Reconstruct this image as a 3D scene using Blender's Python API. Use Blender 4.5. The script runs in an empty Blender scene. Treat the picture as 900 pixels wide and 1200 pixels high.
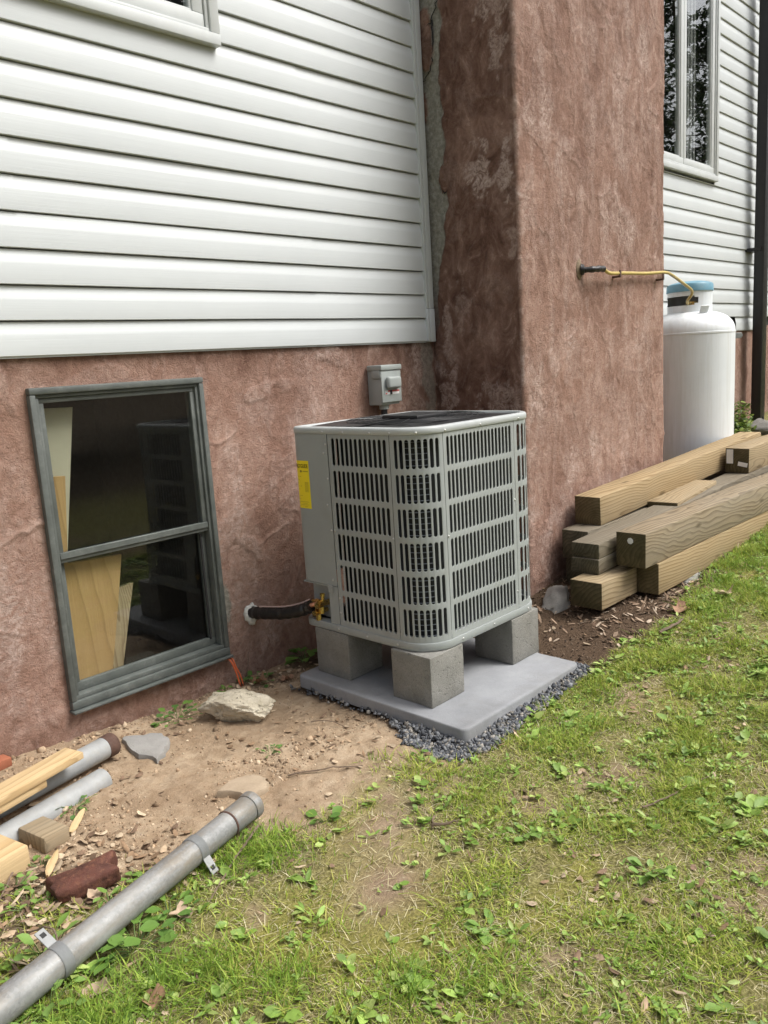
import bpy, bmesh, math
import numpy as np
from mathutils import Vector, Matrix, Euler

# ------------------------------------------------------------------ camera, sky, sun, exposure
scene = bpy.context.scene
COL = scene.collection
R_ = math.radians
cam_d = bpy.data.cameras.new("camera")
cam = bpy.data.objects.new("camera", cam_d)
COL.objects.link(cam)
cam.location = (-2.7464, -2.8027, 1.3717)
cam.rotation_mode = 'XYZ'
cam.rotation_euler = (R_(79.472), R_(3.5079), R_(-46.7483))
cam_d.sensor_fit = 'VERTICAL'
cam_d.sensor_height = 24.0
cam_d.lens = 24.0 * 944.32 / 1200.0
cam_d.clip_start = 0.05
cam_d.clip_end = 400
scene.camera = cam

SUN_DIR = Vector((0.42, -0.62, 1.0)).normalized()
world = bpy.data.worlds.new("World")
scene.world = world
world.use_nodes = True
wn, wl = world.node_tree.nodes, world.node_tree.links
wn.clear()
w_out = wn.new('ShaderNodeOutputWorld')
w_bg = wn.new('ShaderNodeBackground')
w_hs = wn.new('ShaderNodeHueSaturation')
w_sky = wn.new('ShaderNodeTexSky')
w_sky.sky_type = 'NISHITA'
w_sky.sun_disc = False
w_sky.sun_elevation = math.asin(SUN_DIR.z)
w_sky.sun_rotation = math.atan2(SUN_DIR.x, SUN_DIR.y)
w_sky.air_density = 1.0
w_sky.dust_density = 6.0
w_sky.ozone_density = 1.0
w_hs.inputs['Saturation'].default_value = 0.42
w_bg.inputs['Strength'].default_value = 0.10
wl.new(w_sky.outputs[0], w_hs.inputs['Color'])
wl.new(w_hs.outputs[0], w_bg.inputs['Color'])
wl.new(w_bg.outputs[0], w_out.inputs['Surface'])

sun_d = bpy.data.lights.new("sun", 'SUN')
sun_d.energy = 1.5
sun_d.angle = R_(28)
sun_d.color = (1.0, 0.985, 0.96)
sun = bpy.data.objects.new("sun", sun_d)
sun.rotation_euler = (-SUN_DIR).to_track_quat('-Z', 'Y').to_euler()
sun.location = (4, -6, 10)
COL.objects.link(sun)

vs = scene.view_settings
vs.view_transform = 'Standard'
vs.look = 'None'
vs.gamma = 1.0
vs.use_curve_mapping = False
vs.exposure = 1.0
scene.render.engine = 'CYCLES'
scene.cycles.use_denoising = True
scene.cycles.max_bounces = 5
scene.cycles.diffuse_bounces = 3
scene.cycles.glossy_bounces = 3
scene.cycles.transparent_max_bounces = 8
scene.cycles.adaptive_threshold = 0.02

rng = np.random.default_rng(7)

# ------------------------------------------------------------------ numpy noise
_perm = np.random.default_rng(3).permutation(512)
_ang = np.random.default_rng(4).uniform(0, 2 * math.pi, 512)
_gx, _gy = np.cos(_ang), np.sin(_ang)
def perlin(x, y, seed=0):
    x = np.asarray(x, float) + seed * 17.31; y = np.asarray(y, float) + seed * 9.77
    xi = np.floor(x).astype(int); yi = np.floor(y).astype(int)
    xf = x - xi; yf = y - yi
    u = xf * xf * xf * (xf * (xf * 6 - 15) + 10); v = yf * yf * yf * (yf * (yf * 6 - 15) + 10)
    def gr(ix, iy, dx, dy):
        h = _perm[(_perm[ix & 511] + iy) & 511]
        return _gx[h] * dx + _gy[h] * dy
    a = gr(xi, yi, xf, yf); b = gr(xi + 1, yi, xf - 1, yf)
    c = gr(xi, yi + 1, xf, yf - 1); d = gr(xi + 1, yi + 1, xf - 1, yf - 1)
    return ((a + u * (b - a)) * (1 - v) + (c + u * (d - c)) * v) * 1.4
def fbm(x, y, oct=4, seed=0, gain=0.5):
    s = 0; a = 1; f = 1; n = 0
    for i in range(oct):
        s = s + a * perlin(x * f, y * f, seed + i * 3); n += a; a *= gain; f *= 2.03
    return s / n
def sstep(a, b, x):
    t = np.clip((np.asarray(x, float) - a) / (b - a), 0, 1); return t * t * (3 - 2 * t)

# ------------------------------------------------------------------ object helpers
def tag(o, label=None, cat=None, group=None, kind=None):
    if label: o["label"] = label
    if cat: o["category"] = cat
    if group: o["group"] = group
    if kind: o["kind"] = kind
    return o
def link(o, parent=None):
    COL.objects.link(o)
    if parent is not None: o.parent = parent
    return o
def empty(name, loc=(0, 0, 0), rz=0.0):
    o = bpy.data.objects.new(name, None); o.location = loc; o.rotation_euler = (0, 0, rz)
    o.empty_display_size = 0.1
    return link(o)
def obj(name, me, mat=None, parent=None, loc=None, rot=None):
    if mat is not None and not me.materials: me.materials.append(mat)
    o = bpy.data.objects.new(name, me)
    if loc is not None: o.location = loc
    if rot is not None: o.rotation_euler = rot
    return link(o, parent)
def mesh_np(name, V, F=None, T=None, smooth=False):
    """V (n,3); F (m,4) quads and/or T (k,3) triangles"""
    me = bpy.data.meshes.new(name)
    V = np.asarray(V, np.float32)
    me.vertices.add(len(V)); me.vertices.foreach_set("co", V.ravel())
    loops = []; starts = []; n = 0
    if F is not None and len(F):
        F = np.asarray(F, np.int32); loops.append(F.ravel()); starts.append(np.arange(len(F)) * 4); n = len(F) * 4
    if T is not None and len(T):
        T = np.asarray(T, np.int32); loops.append(T.ravel()); starts.append(n + np.arange(len(T)) * 3)
    L = np.concatenate(loops).astype(np.int32); S = np.concatenate(starts).astype(np.int32)
    me.loops.add(len(L)); me.loops.foreach_set("vertex_index", L)
    me.polygons.add(len(S)); me.polygons.foreach_set("loop_start", S)
    if smooth: me.polygons.foreach_set("use_smooth", np.ones(len(S), bool))
    me.update(calc_edges=True); me.validate()
    return me
def set_attr(me, name, C):
    a = me.attributes.new(name, 'FLOAT_COLOR', 'POINT')
    C = np.asarray(C, np.float32)
    if C.shape[1] == 3: C = np.c_[C, np.ones(len(C), np.float32)]
    a.data.foreach_set("color", C.ravel())
def from_bm(bm, name="part", smooth=None):
    me = bpy.data.meshes.new(name)
    bmesh.ops.recalc_face_normals(bm, faces=bm.faces[:])
    bm.to_mesh(me); bm.free()
    if smooth is not None:
        me.polygons.foreach_set("use_smooth", np.ones(len(me.polygons), bool))
        me.set_sharp_from_angle(angle=R_(smooth))
    return me
def bm_box(bm, lo, hi, bev=0.0, seg=1, M=None):
    r = bmesh.ops.create_cube(bm, size=1.0)
    vs_ = r['verts']
    lo = Vector(lo); hi = Vector(hi); c = (lo + hi) / 2; d = hi - lo
    for v in vs_: v.co = Vector((c.x + v.co.x * d.x, c.y + v.co.y * d.y, c.z + v.co.z * d.z))
    if bev > 0:
        es = list({e for v in vs_ for e in v.link_edges})
        rr = bmesh.ops.bevel(bm, geom=es, offset=bev, segments=seg, affect='EDGES', profile=0.5)
        vs_ = list({v for f in rr['faces'] for v in f.verts} | {v for v in vs_ if v.is_valid})
    if M is not None:
        for v in vs_: v.co = M @ v.co
    return vs_
def box(lo, hi, bev=0.0, seg=1, smooth=None):
    bm = bmesh.new(); bm_box(bm, lo, hi, bev, seg); return from_bm(bm, smooth=smooth)
def boxes(L, bev=0.0, seg=1, smooth=None):
    bm = bmesh.new()
    for lo, hi in L: bm_box(bm, lo, hi, bev, seg)
    return from_bm(bm, smooth=smooth)
def tube_np(pts, rad, n=12, cap=True):
    pts = np.asarray(pts, float); m = len(pts)
    rad = np.broadcast_to(np.asarray(rad, float), (m,))
    tg = np.gradient(pts, axis=0); tg /= np.linalg.norm(tg, axis=1)[:, None]
    up = np.array([0, 0, 1.0]) if abs(tg[0][2]) < .9 else np.array([1.0, 0, 0])
    V = []; a = np.cross(tg[0], up); a /= np.linalg.norm(a)
    th = np.arange(n) * 2 * math.pi / n
    for i in range(m):
        a = a - tg[i] * np.dot(a, tg[i]); a /= np.linalg.norm(a); b = np.cross(tg[i], a)
        V.append(pts[i] + rad[i] * (np.cos(th)[:, None] * a + np.sin(th)[:, None] * b))
    V = np.concatenate(V)
    i, j = np.meshgrid(np.arange(m - 1), np.arange(n), indexing='ij'); i = i.ravel(); j = j.ravel(); k = (j + 1) % n
    F = np.c_[i * n + j, i * n + k, (i + 1) * n + k, (i + 1) * n + j]
    T = np.zeros((0, 3), int)
    if cap:
        c0 = len(V); V = np.vstack([V, pts[0], pts[-1]]); jj = np.arange(n); kk = (jj + 1) % n
        T = np.vstack([np.c_[np.full(n, c0), kk, jj], np.c_[np.full(n, c0 + 1), (m - 1) * n + jj, (m - 1) * n + kk]])
    return V, F, T
def tube(pts, rad, n=12, cap=True, sharp=50):
    V, F, T = tube_np(pts, rad, n, cap)
    me = mesh_np("tube", V, F, T, smooth=True); me.set_sharp_from_angle(angle=R_(sharp)); return me
def lathe(prof, n=48, sharp=35):
    prof = np.asarray(prof, float); m = len(prof); th = np.arange(n) * 2 * math.pi / n
    V = np.concatenate([np.c_[r * np.cos(th), r * np.sin(th), np.full(n, z)] for r, z in prof])
    i, j = np.meshgrid(np.arange(m - 1), np.arange(n), indexing='ij'); i = i.ravel(); j = j.ravel(); k = (j + 1) % n
    me = mesh_np("lathe", V, np.c_[i * n + j, i * n + k, (i + 1) * n + k, (i + 1) * n + j], smooth=True)
    me.set_sharp_from_angle(angle=R_(sharp)); return me
def merge(parts):
    Vs = []; Fs = []; Ts = []; o = 0
    for V, F, T in parts:
        Vs.append(V); Fs.append(np.asarray(F, int).reshape(-1, 4) + o); Ts.append(np.asarray(T, int).reshape(-1, 3) + o); o += len(V)
    return np.concatenate(Vs), np.concatenate(Fs), np.concatenate(Ts)
def smooth_path(P, n=8):
    P = np.asarray(P, float); Q = np.vstack([2 * P[0] - P[1], P, 2 * P[-1] - P[-2]]); out = []
    for i in range(1, len(Q) - 2):
        for t in np.arange(n) / n:
            p0, p1, p2, p3 = Q[i - 1], Q[i], Q[i + 1], Q[i + 2]
            out.append(.5 * ((2 * p1) + (p2 - p0) * t + (2 * p0 - 5 * p1 + 4 * p2 - p3) * t * t + (3 * p1 - p0 - 3 * p2 + p3) * t ** 3))
    out.append(P[-1]); return np.array(out)

# ------------------------------------------------------------------ materials
class NT:
    def __init__(s, name):
        s.m = bpy.data.materials.new(name); s.m.use_nodes = True
        s.t = s.m.node_tree; s.N = s.t.nodes; s.L = s.t.links
        s.b = s.N['Principled BSDF']
        tc = s.N.new('ShaderNodeTexCoord'); s.co = tc.outputs['Object']
    def link(s, a, b): s.L.new(a, b)
    def vec(s, scale=(1, 1, 1), src=None, rnd=False):
        mp = s.N.new('ShaderNodeMapping'); mp.inputs['Scale'].default_value = scale
        s.link(src or s.co, mp.inputs['Vector'])
        if rnd:
            oi = s.N.new('ShaderNodeObjectInfo'); ml = s.N.new('ShaderNodeVectorMath'); ml.operation = 'SCALE'
            cb = s.N.new('ShaderNodeCombineXYZ')
            for i in range(3): s.link(oi.outputs['Random'], cb.inputs[i])
            s.link(cb.outputs[0], ml.inputs[0]); ml.inputs['Scale'].default_value = 37.0
            s.link(ml.outputs[0], mp.inputs['Location'])
        return mp.outputs[0]
    def noise(s, sc, det=5, rough=.6, vec=None, dist=0.0, lac=2.0):
        n = s.N.new('ShaderNodeTexNoise'); n.inputs['Scale'].default_value = sc; n.inputs['Detail'].default_value = det
        n.inputs['Roughness'].default_value = rough; n.inputs['Distortion'].default_value = dist
        n.inputs['Lacunarity'].default_value = lac
        s.link(vec or s.co, n.inputs['Vector']); return n.outputs['Fac']
    def vor(s, sc, vec=None, feat='F1', out='Distance'):
        n = s.N.new('ShaderNodeTexVoronoi'); n.inputs['Scale'].default_value = sc; n.feature = feat
        s.link(vec or s.co, n.inputs['Vector']); return n.outputs[out]
    def ramp(s, fac, stops, interp='LINEAR'):
        r = s.N.new('ShaderNodeValToRGB'); r.color_ramp.interpolation = interp
        e = r.color_ramp.elements
        while len(e) < len(stops): e.new(0.5)
        for i, (p, c) in enumerate(stops):
            e[i].position = p
            e[i].color = (c, c, c, 1) if isinstance(c, (int, float)) else (c[0], c[1], c[2], 1)
        s.link(fac, r.inputs['Fac']); return r.outputs['Color']
    def mix(s, fac, a, b, mode='MIX'):
        m = s.N.new('ShaderNodeMix'); m.data_type = 'RGBA'; m.blend_type = mode
        for v, i in ((fac, 0), (a, 6), (b, 7)):
            if hasattr(v, 'node'): s.link(v, m.inputs[i])
            elif i == 0: m.inputs[0].default_value = v
            else: m.inputs[i].default_value = (v[0], v[1], v[2], 1)
        return m.outputs[2]
    def math(s, op, a, b=None):
        m = s.N.new('ShaderNodeMath'); m.operation = op
        for v, i in ((a, 0), (b, 1)):
            if v is None: continue
            if hasattr(v, 'node'): s.link(v, m.inputs[i])
            else: m.inputs[i].default_value = v
        return m.outputs[0]
    def attr(s, name):
        a = s.N.new('ShaderNodeAttribute'); a.attribute_name = name; return a
    def sep(s, c):
        x = s.N.new('ShaderNodeSeparateColor'); s.link(c, x.inputs[0]); return x.outputs
    def sepxyz(s, c):
        x = s.N.new('ShaderNodeSeparateXYZ'); s.link(c, x.inputs[0]); return x.outputs
    def color(s, c):
        if hasattr(c, 'node'): s.link(c, s.b.inputs['Base Color'])
        else: s.b.inputs['Base Color'].default_value = (c[0], c[1], c[2], 1)
    def rough(s, r):
        if hasattr(r, 'node'): s.link(r, s.b.inputs['Roughness'])
        else: s.b.inputs['Roughness'].default_value = r
    def bump(s, h, dist=0.002, strength=1.0, prev=None):
        b = s.N.new('ShaderNodeBump'); b.inputs['Distance'].default_value = dist; b.inputs['Strength'].default_value = strength
        s.link(h, b.inputs['Height'])
        if prev is not None: s.link(prev, b.inputs['Normal'])
        s.link(b.outputs[0], s.b.inputs['Normal']); return b.outputs[0]
def V3(*a): return a
def simple(name, c, rough=.5, metal=0.0, var=.12, sc=9, bsc=120, bd=0.0004, spec=0.5, dirt=None, det=6):
    t = NT(name); v = t.vec(rnd=True)
    n = t.noise(sc, det, .65, v)
    lo = tuple(x * (1 - var) for x in c); hi = tuple(min(1, x * (1 + var)) for x in c)
    col = t.ramp(n, [(.3, lo), (.7, hi)])
    if dirt is not None:
        d = t.noise(sc * 2.3, 7, .7, v)
        col = t.mix(t.ramp(d, [(.52, 0.0), (.72, dirt[3])]), col, dirt[:3])
    t.color(col)
    t.rough(t.ramp(t.noise(sc * 3, 4, .6, v), [(.3, max(0, rough - .1)), (.7, min(1, rough + .1))]))
    t.b.inputs['Metallic'].default_value = metal
    t.b.inputs['Specular IOR Level'].default_value = spec
    if bd: t.bump(t.noise(bsc, 5, .6, v), bd)
    return t.m

def stucco_mat():
    t = NT("stucco")
    a = t.sep(t.attr("mask").outputs['Color'])
    vs_ = t.vec((1, 1, .72))
    n1 = t.noise(3.2, 4, .62, None, .6); n2 = t.noise(11, 7, .74, vs_, .9); n3 = t.noise(45, 4, .7); n4 = t.noise(150, 4, .75)
    pink = t.ramp(n2, [(.31, (.235, .130, .092)), (.45, (.350, .213, .160)), (.58, (.420, .275, .214)), (.71, (.55, .41, .345))])
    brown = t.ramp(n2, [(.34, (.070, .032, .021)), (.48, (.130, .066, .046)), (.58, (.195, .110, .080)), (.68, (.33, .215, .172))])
    grey = t.ramp(n3, [(.25, (.20, .185, .150)), (.5, (.30, .285, .240)), (.75, (.40, .385, .335))])
    pale = t.ramp(n3, [(.3, (.40, .285, .235)), (.7, (.53, .41, .355))])
    c = t.mix(t.ramp(n1, [(.42, 0.0), (.62, .55)]), pink, (.285, .162, .117))
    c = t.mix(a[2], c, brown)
    pm = t.math('MULTIPLY', a[0], t.ramp(t.noise(20, 8, .8, None, 2.2), [(.42, .12), (.56, 1.0)]))
    c = t.mix(pm, c, pale)
    c = t.mix(a[1], c, grey)
    sp = t.mix(1.0, t.ramp(n4, [(.32, .62), (.43, 1.0), (.60, 1.0), (.70, 1.22)]), t.ramp(n3, [(.34, .90), (.5, 1.0), (.66, 1.09)]), 'MULTIPLY')
    c = t.mix(1.0, c, sp, 'MULTIPLY')
    t.color(c); t.rough(.88); t.b.inputs['Specular IOR Level'].default_value = .25
    b1 = t.bump(t.noise(30, 7, .72, None, 1.4), .011, .9)
    t.bump(t.noise(170, 4, .75), .0045, 1.0, b1)
    return t.m
def wood_mat(name, light, dark, grey, greyness=.3, ring=75, rough=.75, tilt=(.03, .05), ends=None, fig=1.0):
    t = NT(name); v = t.vec(rnd=False)
    oi = t.N.new('ShaderNodeObjectInfo')
    x, y, z = t.sepxyz(v)
    rr = oi.outputs['Random']
    wob = t.noise(1.0, 2, .45, t.vec((1.6, 6, 6), rnd=True), .6)
    wob2 = t.noise(1.0, 1.5, .45, t.vec((2.6, 8, 8), rnd=True), .3)
    off = t.math('SUBTRACT', t.math('MULTIPLY', rr, .16), .08)
    yy = t.math('ADD', t.math('ADD', y, off), t.math('MULTIPLY', x, tilt[0]))
    zz = t.math('ADD', t.math('ADD', z, t.math('MULTIPLY', off, .7)), t.math('MULTIPLY', x, tilt[1]))
    yy = t.math('ADD', yy, t.math('MULTIPLY', wob, fig * .16)); zz = t.math('ADD', zz, t.math('MULTIPLY', wob2, fig * .10))
    r = t.math('SQRT', t.math('ADD', t.math('MULTIPLY', yy, yy), t.math('MULTIPLY', zz, zz)))
    s = t.math('FRACT', t.math('MULTIPLY', r, ring))
    grain = t.noise(1.0, 6, .7, t.vec((4, 170, 170), rnd=True))
    ringc = t.ramp(s, [(0.0, light), (.45, tuple(l * .8 + d * .2 for l, d in zip(light, dark))), (.80, dark), (.92, tuple(d * .85 for d in dark)), (1.0, light)])
    c = t.mix(t.ramp(grain, [(.35, .45), (.65, 0.0)]), ringc, tuple(d * .8 for d in dark))
    gm = t.noise(2.2, 6, .7, t.vec((.6, 3.0, 3.0), rnd=True), .3)
    c = t.mix(t.ramp(gm, [(.5 - greyness * .5, 0.0), (.95 - greyness * .5, min(1.0, .35 + greyness))]), c, grey)
    kn = t.vor(1.0, t.vec((2.4, 8, 8), rnd=True))
    c = t.mix(t.ramp(kn, [(.06, .75), (.13, 0.0)]), c, tuple(d * .45 for d in dark))
    ck = t.noise(1.0, 4, .6, t.vec((1.2, 55, 55), rnd=True), .3)
    c = t.mix(t.ramp(ck, [(.27, .6), (.33, 0.0)]), c, tuple(d * .35 for d in dark))
    if ends is not None:
        # sawn ends: darker end colours (normal along local X)
        tc = t.N.new('ShaderNodeTexCoord'); nx = t.sepxyz(tc.outputs['Normal'])[0]
        em = t.math('GREATER_THAN', t.math('ABSOLUTE', nx), .8)
        en = t.noise(16, 6, .65, t.vec(rnd=True))
        ec = t.mix(t.ramp(s, [(.3, 0.0), (.9, .5)]), t.ramp(en, [(.3, ends[0]), (.7, ends[1])]), tuple(q * .6 for q in ends[0]))
        c = t.mix(em, c, ec)
    t.color(c); t.rough(rough); t.b.inputs['Specular IOR Level'].default_value = .25
    b = t.bump(grain, .0012, .8)
    t.bump(t.ramp(s, [(.5, 1.0), (.9, 0.0), (1.0, 1.0)]), .0006, .6, b)
    return t.m

def glass_mat(name, refl=.9, tint=(.95, .97, .96), dust=.0, gain=1.0):
    t = NT(name); N = t.N
    N.remove(t.b); out = [n for n in N if n.type == 'OUTPUT_MATERIAL'][0]
    tr = N.new('ShaderNodeBsdfTransparent'); tr.inputs[0].default_value = (*tint, 1)
    gl = N.new('ShaderNodeBsdfGlossy'); gl.inputs['Roughness'].default_value = 0.0
    gl.inputs['Color'].default_value = (refl, refl, refl, 1)
    ge = N.new('ShaderNodeNewGeometry'); dt = N.new('ShaderNodeVectorMath'); dt.operation = 'DOT_PRODUCT'
    t.link(ge.outputs['Normal'], dt.inputs[0]); t.link(ge.outputs['Incoming'], dt.inputs[1])
    om = t.math('SUBTRACT', 1.0, t.math('ABSOLUTE', dt.outputs['Value']))
    f2 = t.math('MULTIPLY', t.math('ADD', .045, t.math('MULTIPLY', .955, t.math('POWER', om, 5.0))), gain)
    mx = N.new('ShaderNodeMixShader'); t.link(f2, mx.inputs[0]); t.link(tr.outputs[0], mx.inputs[1]); t.link(gl.outputs[0], mx.inputs[2])
    last = mx.outputs[0]
    if dust > 0:
        df = N.new('ShaderNodeBsdfDiffuse'); df.inputs[0].default_value = (.55, .53, .48, 1)
        dn = t.ramp(t.noise(160, 4, .8), [(.58, .012), (.70, .10), (.76, .4)])
        dn = t.mix(1.0, dn, t.ramp(t.noise(4, 5, .6), [(.3, .35), (.7, 1.0)]), 'MULTIPLY')
        m2 = N.new('ShaderNodeMixShader'); t.link(t.math('MULTIPLY', dn, dust), m2.inputs[0]); t.link(last, m2.inputs[1]); t.link(df.outputs[0], m2.inputs[2]); last = m2.outputs[0]
    t.link(last, out.inputs['Surface']); return t.m

def attr_mat(name, rough=.7, trans=0.25, spec=.3, var=.2):
    """colour from the 'col' attribute (leaf and blade colours)"""
    t = NT(name)
    c = t.attr("col").outputs['Color']
    n = t.ramp(t.noise(60, 3), [(.3, 1 - var), (.7, 1 + var)])
    c = t.mix(1.0, c, n, 'MULTIPLY')
    t.color(c); t.rough(rough); t.b.inputs['Specular IOR Level'].default_value = spec
    if trans > 0:
        tl = t.N.new('ShaderNodeBsdfTranslucent'); t.link(c, tl.inputs[0])
        mx = t.N.new('ShaderNodeMixShader'); mx.inputs[0].default_value = trans
        out = [n for n in t.N if n.type == 'OUTPUT_MATERIAL'][0]
        t.link(t.b.outputs[0], mx.inputs[1]); t.link(tl.outputs[0], mx.inputs[2]); t.link(mx.outputs[0], out.inputs['Surface'])
    return t.m

M_STUCCO = stucco_mat()
def vinyl():
    t = NT("white_vinyl")
    n = t.noise(1.0, 5, .6, t.vec((2.5, 40, 220)))
    c = t.ramp(t.noise(2.2, 4, .6), [(.3, (.535, .565, .570)), (.7, (.57, .60, .603))])
    dn = t.noise(9, 6, .7, t.vec((1, 1, 2)))
    c = t.mix(t.ramp(dn, [(.6, 0.0), (.85, .18)]), c, (.52, .52, .47))
    t.color(c); t.rough(.42); t.bump(n, .0007, .7); return t.m
M_VINYL = vinyl()
M_TRIM = simple("white_trim", (.55, .58, .585), .4, var=.03, bd=.0001)
M_WHITEFRAME = simple("white_frame_paint", (.53, .555, .55), .38, var=.05, dirt=(.5, .5, .44, .25), bd=.0002)
def green_frame():
    t = NT("weathered_green_paint"); v = t.vec((1, 1, 1))
    c = t.ramp(t.noise(14, 6, .7, v), [(.3, (.070, .080, .073)), (.6, (.105, .116, .107)), (.8, (.17, .178, .168))])
    s = t.noise(1, 5, .7, t.vec((8, 60, 8)))
    c = t.mix(t.ramp(s, [(.55, 0.0), (.75, .35)]), c, (.30, .31, .29))
    t.color(c); t.rough(.55); t.bump(t.noise(80, 5, .7), .0006, .7); return t.m
M_GREEN = green_frame()
M_GLASS = glass_mat("window_glass", dust=.35, gain=.85)
M_GLASS2 = glass_mat("casement_glass", refl=1.0, gain=1.35)
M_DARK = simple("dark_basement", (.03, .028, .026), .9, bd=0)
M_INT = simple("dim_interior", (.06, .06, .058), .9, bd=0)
M_AC = simple("grey_enamel", (.318, .340, .334), .42, var=.05, sc=3, bsc=260, bd=.00025, dirt=(.24, .235, .20, .3))
M_ACRIM = simple("pale_grey_enamel", (.41, .432, .425), .38, var=.04, sc=3, bsc=260, bd=.0002)
M_BLACK = simple("black_plastic", (.016, .016, .017), .5, bd=.0003)
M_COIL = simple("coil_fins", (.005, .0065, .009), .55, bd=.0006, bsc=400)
M_FIN = simple("fin_metal", (.17, .195, .22), .45, metal=.3, bd=0)
M_SCREW = simple("screw_zinc", (.55, .55, .53), .35, metal=.7, bd=0)
M_BRASS = simple("brass", (.62, .43, .16), .3, metal=1.0, var=.2, sc=60, bd=.0003)
M_COPPER = simple("copper", (.60, .30, .19), .4, metal=.9, bd=0)
M_TAPE = simple("black_tape", (.014, .013, .013), .38, bsc=90, bd=.002)
M_FOAM = simple("pale_sealant", (.62, .62, .57), .8, sc=30, bsc=110, bd=.003)
M_YELLOW = simple("yellow_label", (.88, .70, .02), .45, var=.02, bd=0)
M_INK = simple("black_ink", (.012, .012, .012), .6, bd=0)
M_INKDIM = simple("fine_print", (.42, .33, .03), .6, bd=0)
M_JAMB = simple("grey_jamb", (.20, .20, .195), .9, bd=0)
M_PAPER = simple("white_paper", (.78, .77, .75), .6, bd=0)
M_RED = simple("red_print", (.55, .10, .09), .6, bd=0)
def concrete(name, lo, hi, sc=7, pit=.5, spk=.25, bd=.0012):
    t = NT(name); v = t.vec(rnd=True)
    c = t.ramp(t.noise(sc, 7, .68, v), [(.28, lo), (.72, hi)])
    sp = t.noise(330, 3, .8, v)
    c = t.mix(1.0, c, t.ramp(sp, [(.32, 1 - spk * 1.6), (.44, 1.0), (.6, 1.0), (.7, 1 + spk)]), 'MULTIPLY')
    bl = t.noise(2.5, 6, .7, v)
    c = t.mix(t.ramp(bl, [(.48, 0.0), (.72, .45)]), c, (lo[0] * .72, lo[1] * .66, lo[2] * .56))
    t.color(c); t.rough(.86); t.b.inputs['Specular IOR Level'].default_value = .25
    b = t.bump(t.noise(150, 6, .75, v), bd, .8)
    if pit: t.bump(t.ramp(t.noise(90, 2, .5, v), [(.28, 0.0), (.40, 1.0)]), bd * 2, pit, b)
    return t.m
M_PAD = concrete("grey_pad_concrete", (.235, .243, .256), (.320, .328, .338), sc=6, pit=.25, spk=.14, bd=.0008)
M_CMU = concrete("grey_block_concrete", (.195, .190, .172), (.290, .283, .258), sc=9, pit=.6, spk=.5, bd=.0026)
M_ROUGHC = concrete("old_concrete", (.20, .19, .175), (.32, .31, .285), sc=8, pit=.5, spk=.3, bd=.002)
M_LIME = concrete("limestone", (.40, .35, .25), (.66, .60, .48), sc=14, pit=.9, spk=.3, bd=.004)
M_SLATE = concrete("grey_flagstone", (.23, .225, .215), (.34, .33, .31), sc=8, pit=.3, spk=.2, bd=.0015)
M_TAN = concrete("tan_stone", (.30, .235, .165), (.44, .35, .25), sc=7, pit=.3, spk=.2, bd=.0012)
M_GRAV = None
ENDS = ((.060, .050, .022), (.135, .105, .055))
M_T_FRESH = wood_mat("treated_timber_fresh", (.430, .325, .185), (.255, .175, .085), (.32, .27, .18), .15, ring=70, fig=.5, ends=((.085, .066, .030), (.185, .142, .075)))
M_T_TAN = wood_mat("treated_timber_tan", (.415, .320, .190), (.225, .155, .078), (.32, .275, .195), .30, ring=60, tilt=(.05, .02), fig=.8, ends=ENDS)
M_T_GREY = wood_mat("treated_timber_weathered", (.360, .285, .185), (.150, .108, .062), (.255, .225, .17), .36, ring=58, tilt=(.05, .03), fig=1.15, ends=ENDS)
M_T_OLD = wood_mat("treated_timber_grey", (.235, .195, .135), (.095, .073, .047), (.205, .182, .14), .55, ring=60, ends=((.055, .050, .030), (.145, .128, .085)))
M_PINE = wood_mat("pine_lumber", (.600, .450, .255), (.480, .335, .170), (.50, .40, .26), .05, ring=40, tilt=(.02, .03), rough=.65, ends=((.50, .36, .18), (.62, .46, .25)))
M_PLY = wood_mat("plywood", (.430, .275, .118), (.370, .228, .092), (.36, .24, .115), .2, ring=16, tilt=(.08, .02), rough=.6)
M_PALEB = simple("pale_panel", (.40, .37, .27), .6, var=.06, bd=.0002)
M_WEATHW = wood_mat("weathered_offcut", (.36, .275, .17), (.22, .16, .09), (.30, .265, .20), .45, ring=55)
def galv():
    t = NT("galvanised_steel"); v = t.vec(rnd=True)
    c = t.ramp(t.vor(170, v, out='Color'), [(.1, (.20, .203, .20)), (.9, (.27, .273, .268))])
    c = t.mix(t.ramp(t.noise(14, 6, .75, t.vec((.4, 2, 2), rnd=True)), [(.44, 0.0), (.62, .75)]), c, (.235, .20, .15))
    c = t.mix(t.ramp(t.noise(6, 5, .6, t.vec((.6, 1.5, 1.5), rnd=True)), [(.55, 0.0), (.75, .6)]), c, (.42, .42, .405))
    t.color(c); t.b.inputs['Metallic'].default_value = .35
    t.rough(t.ramp(t.noise(20, 5, .7, v), [(.3, .5), (.7, .75)]))
    t.bump(t.noise(60, 5, .7, v), .0008); return t.m
M_GALV = galv()
M_GALV2 = simple("dull_zinc", (.31, .318, .315), .65, metal=.15, var=.15, sc=14, bd=.0006, dirt=(.33, .31, .26, .5))
M_RUST = simple("rusted_iron", (.085, .030, .019), .85, var=.45, sc=22, bsc=70, bd=.004, dirt=(.25, .115, .06, .6))
M_RUSTD = simple("dark_rust", (.085, .045, .032), .8, var=.3, sc=40, bd=.001)
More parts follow.
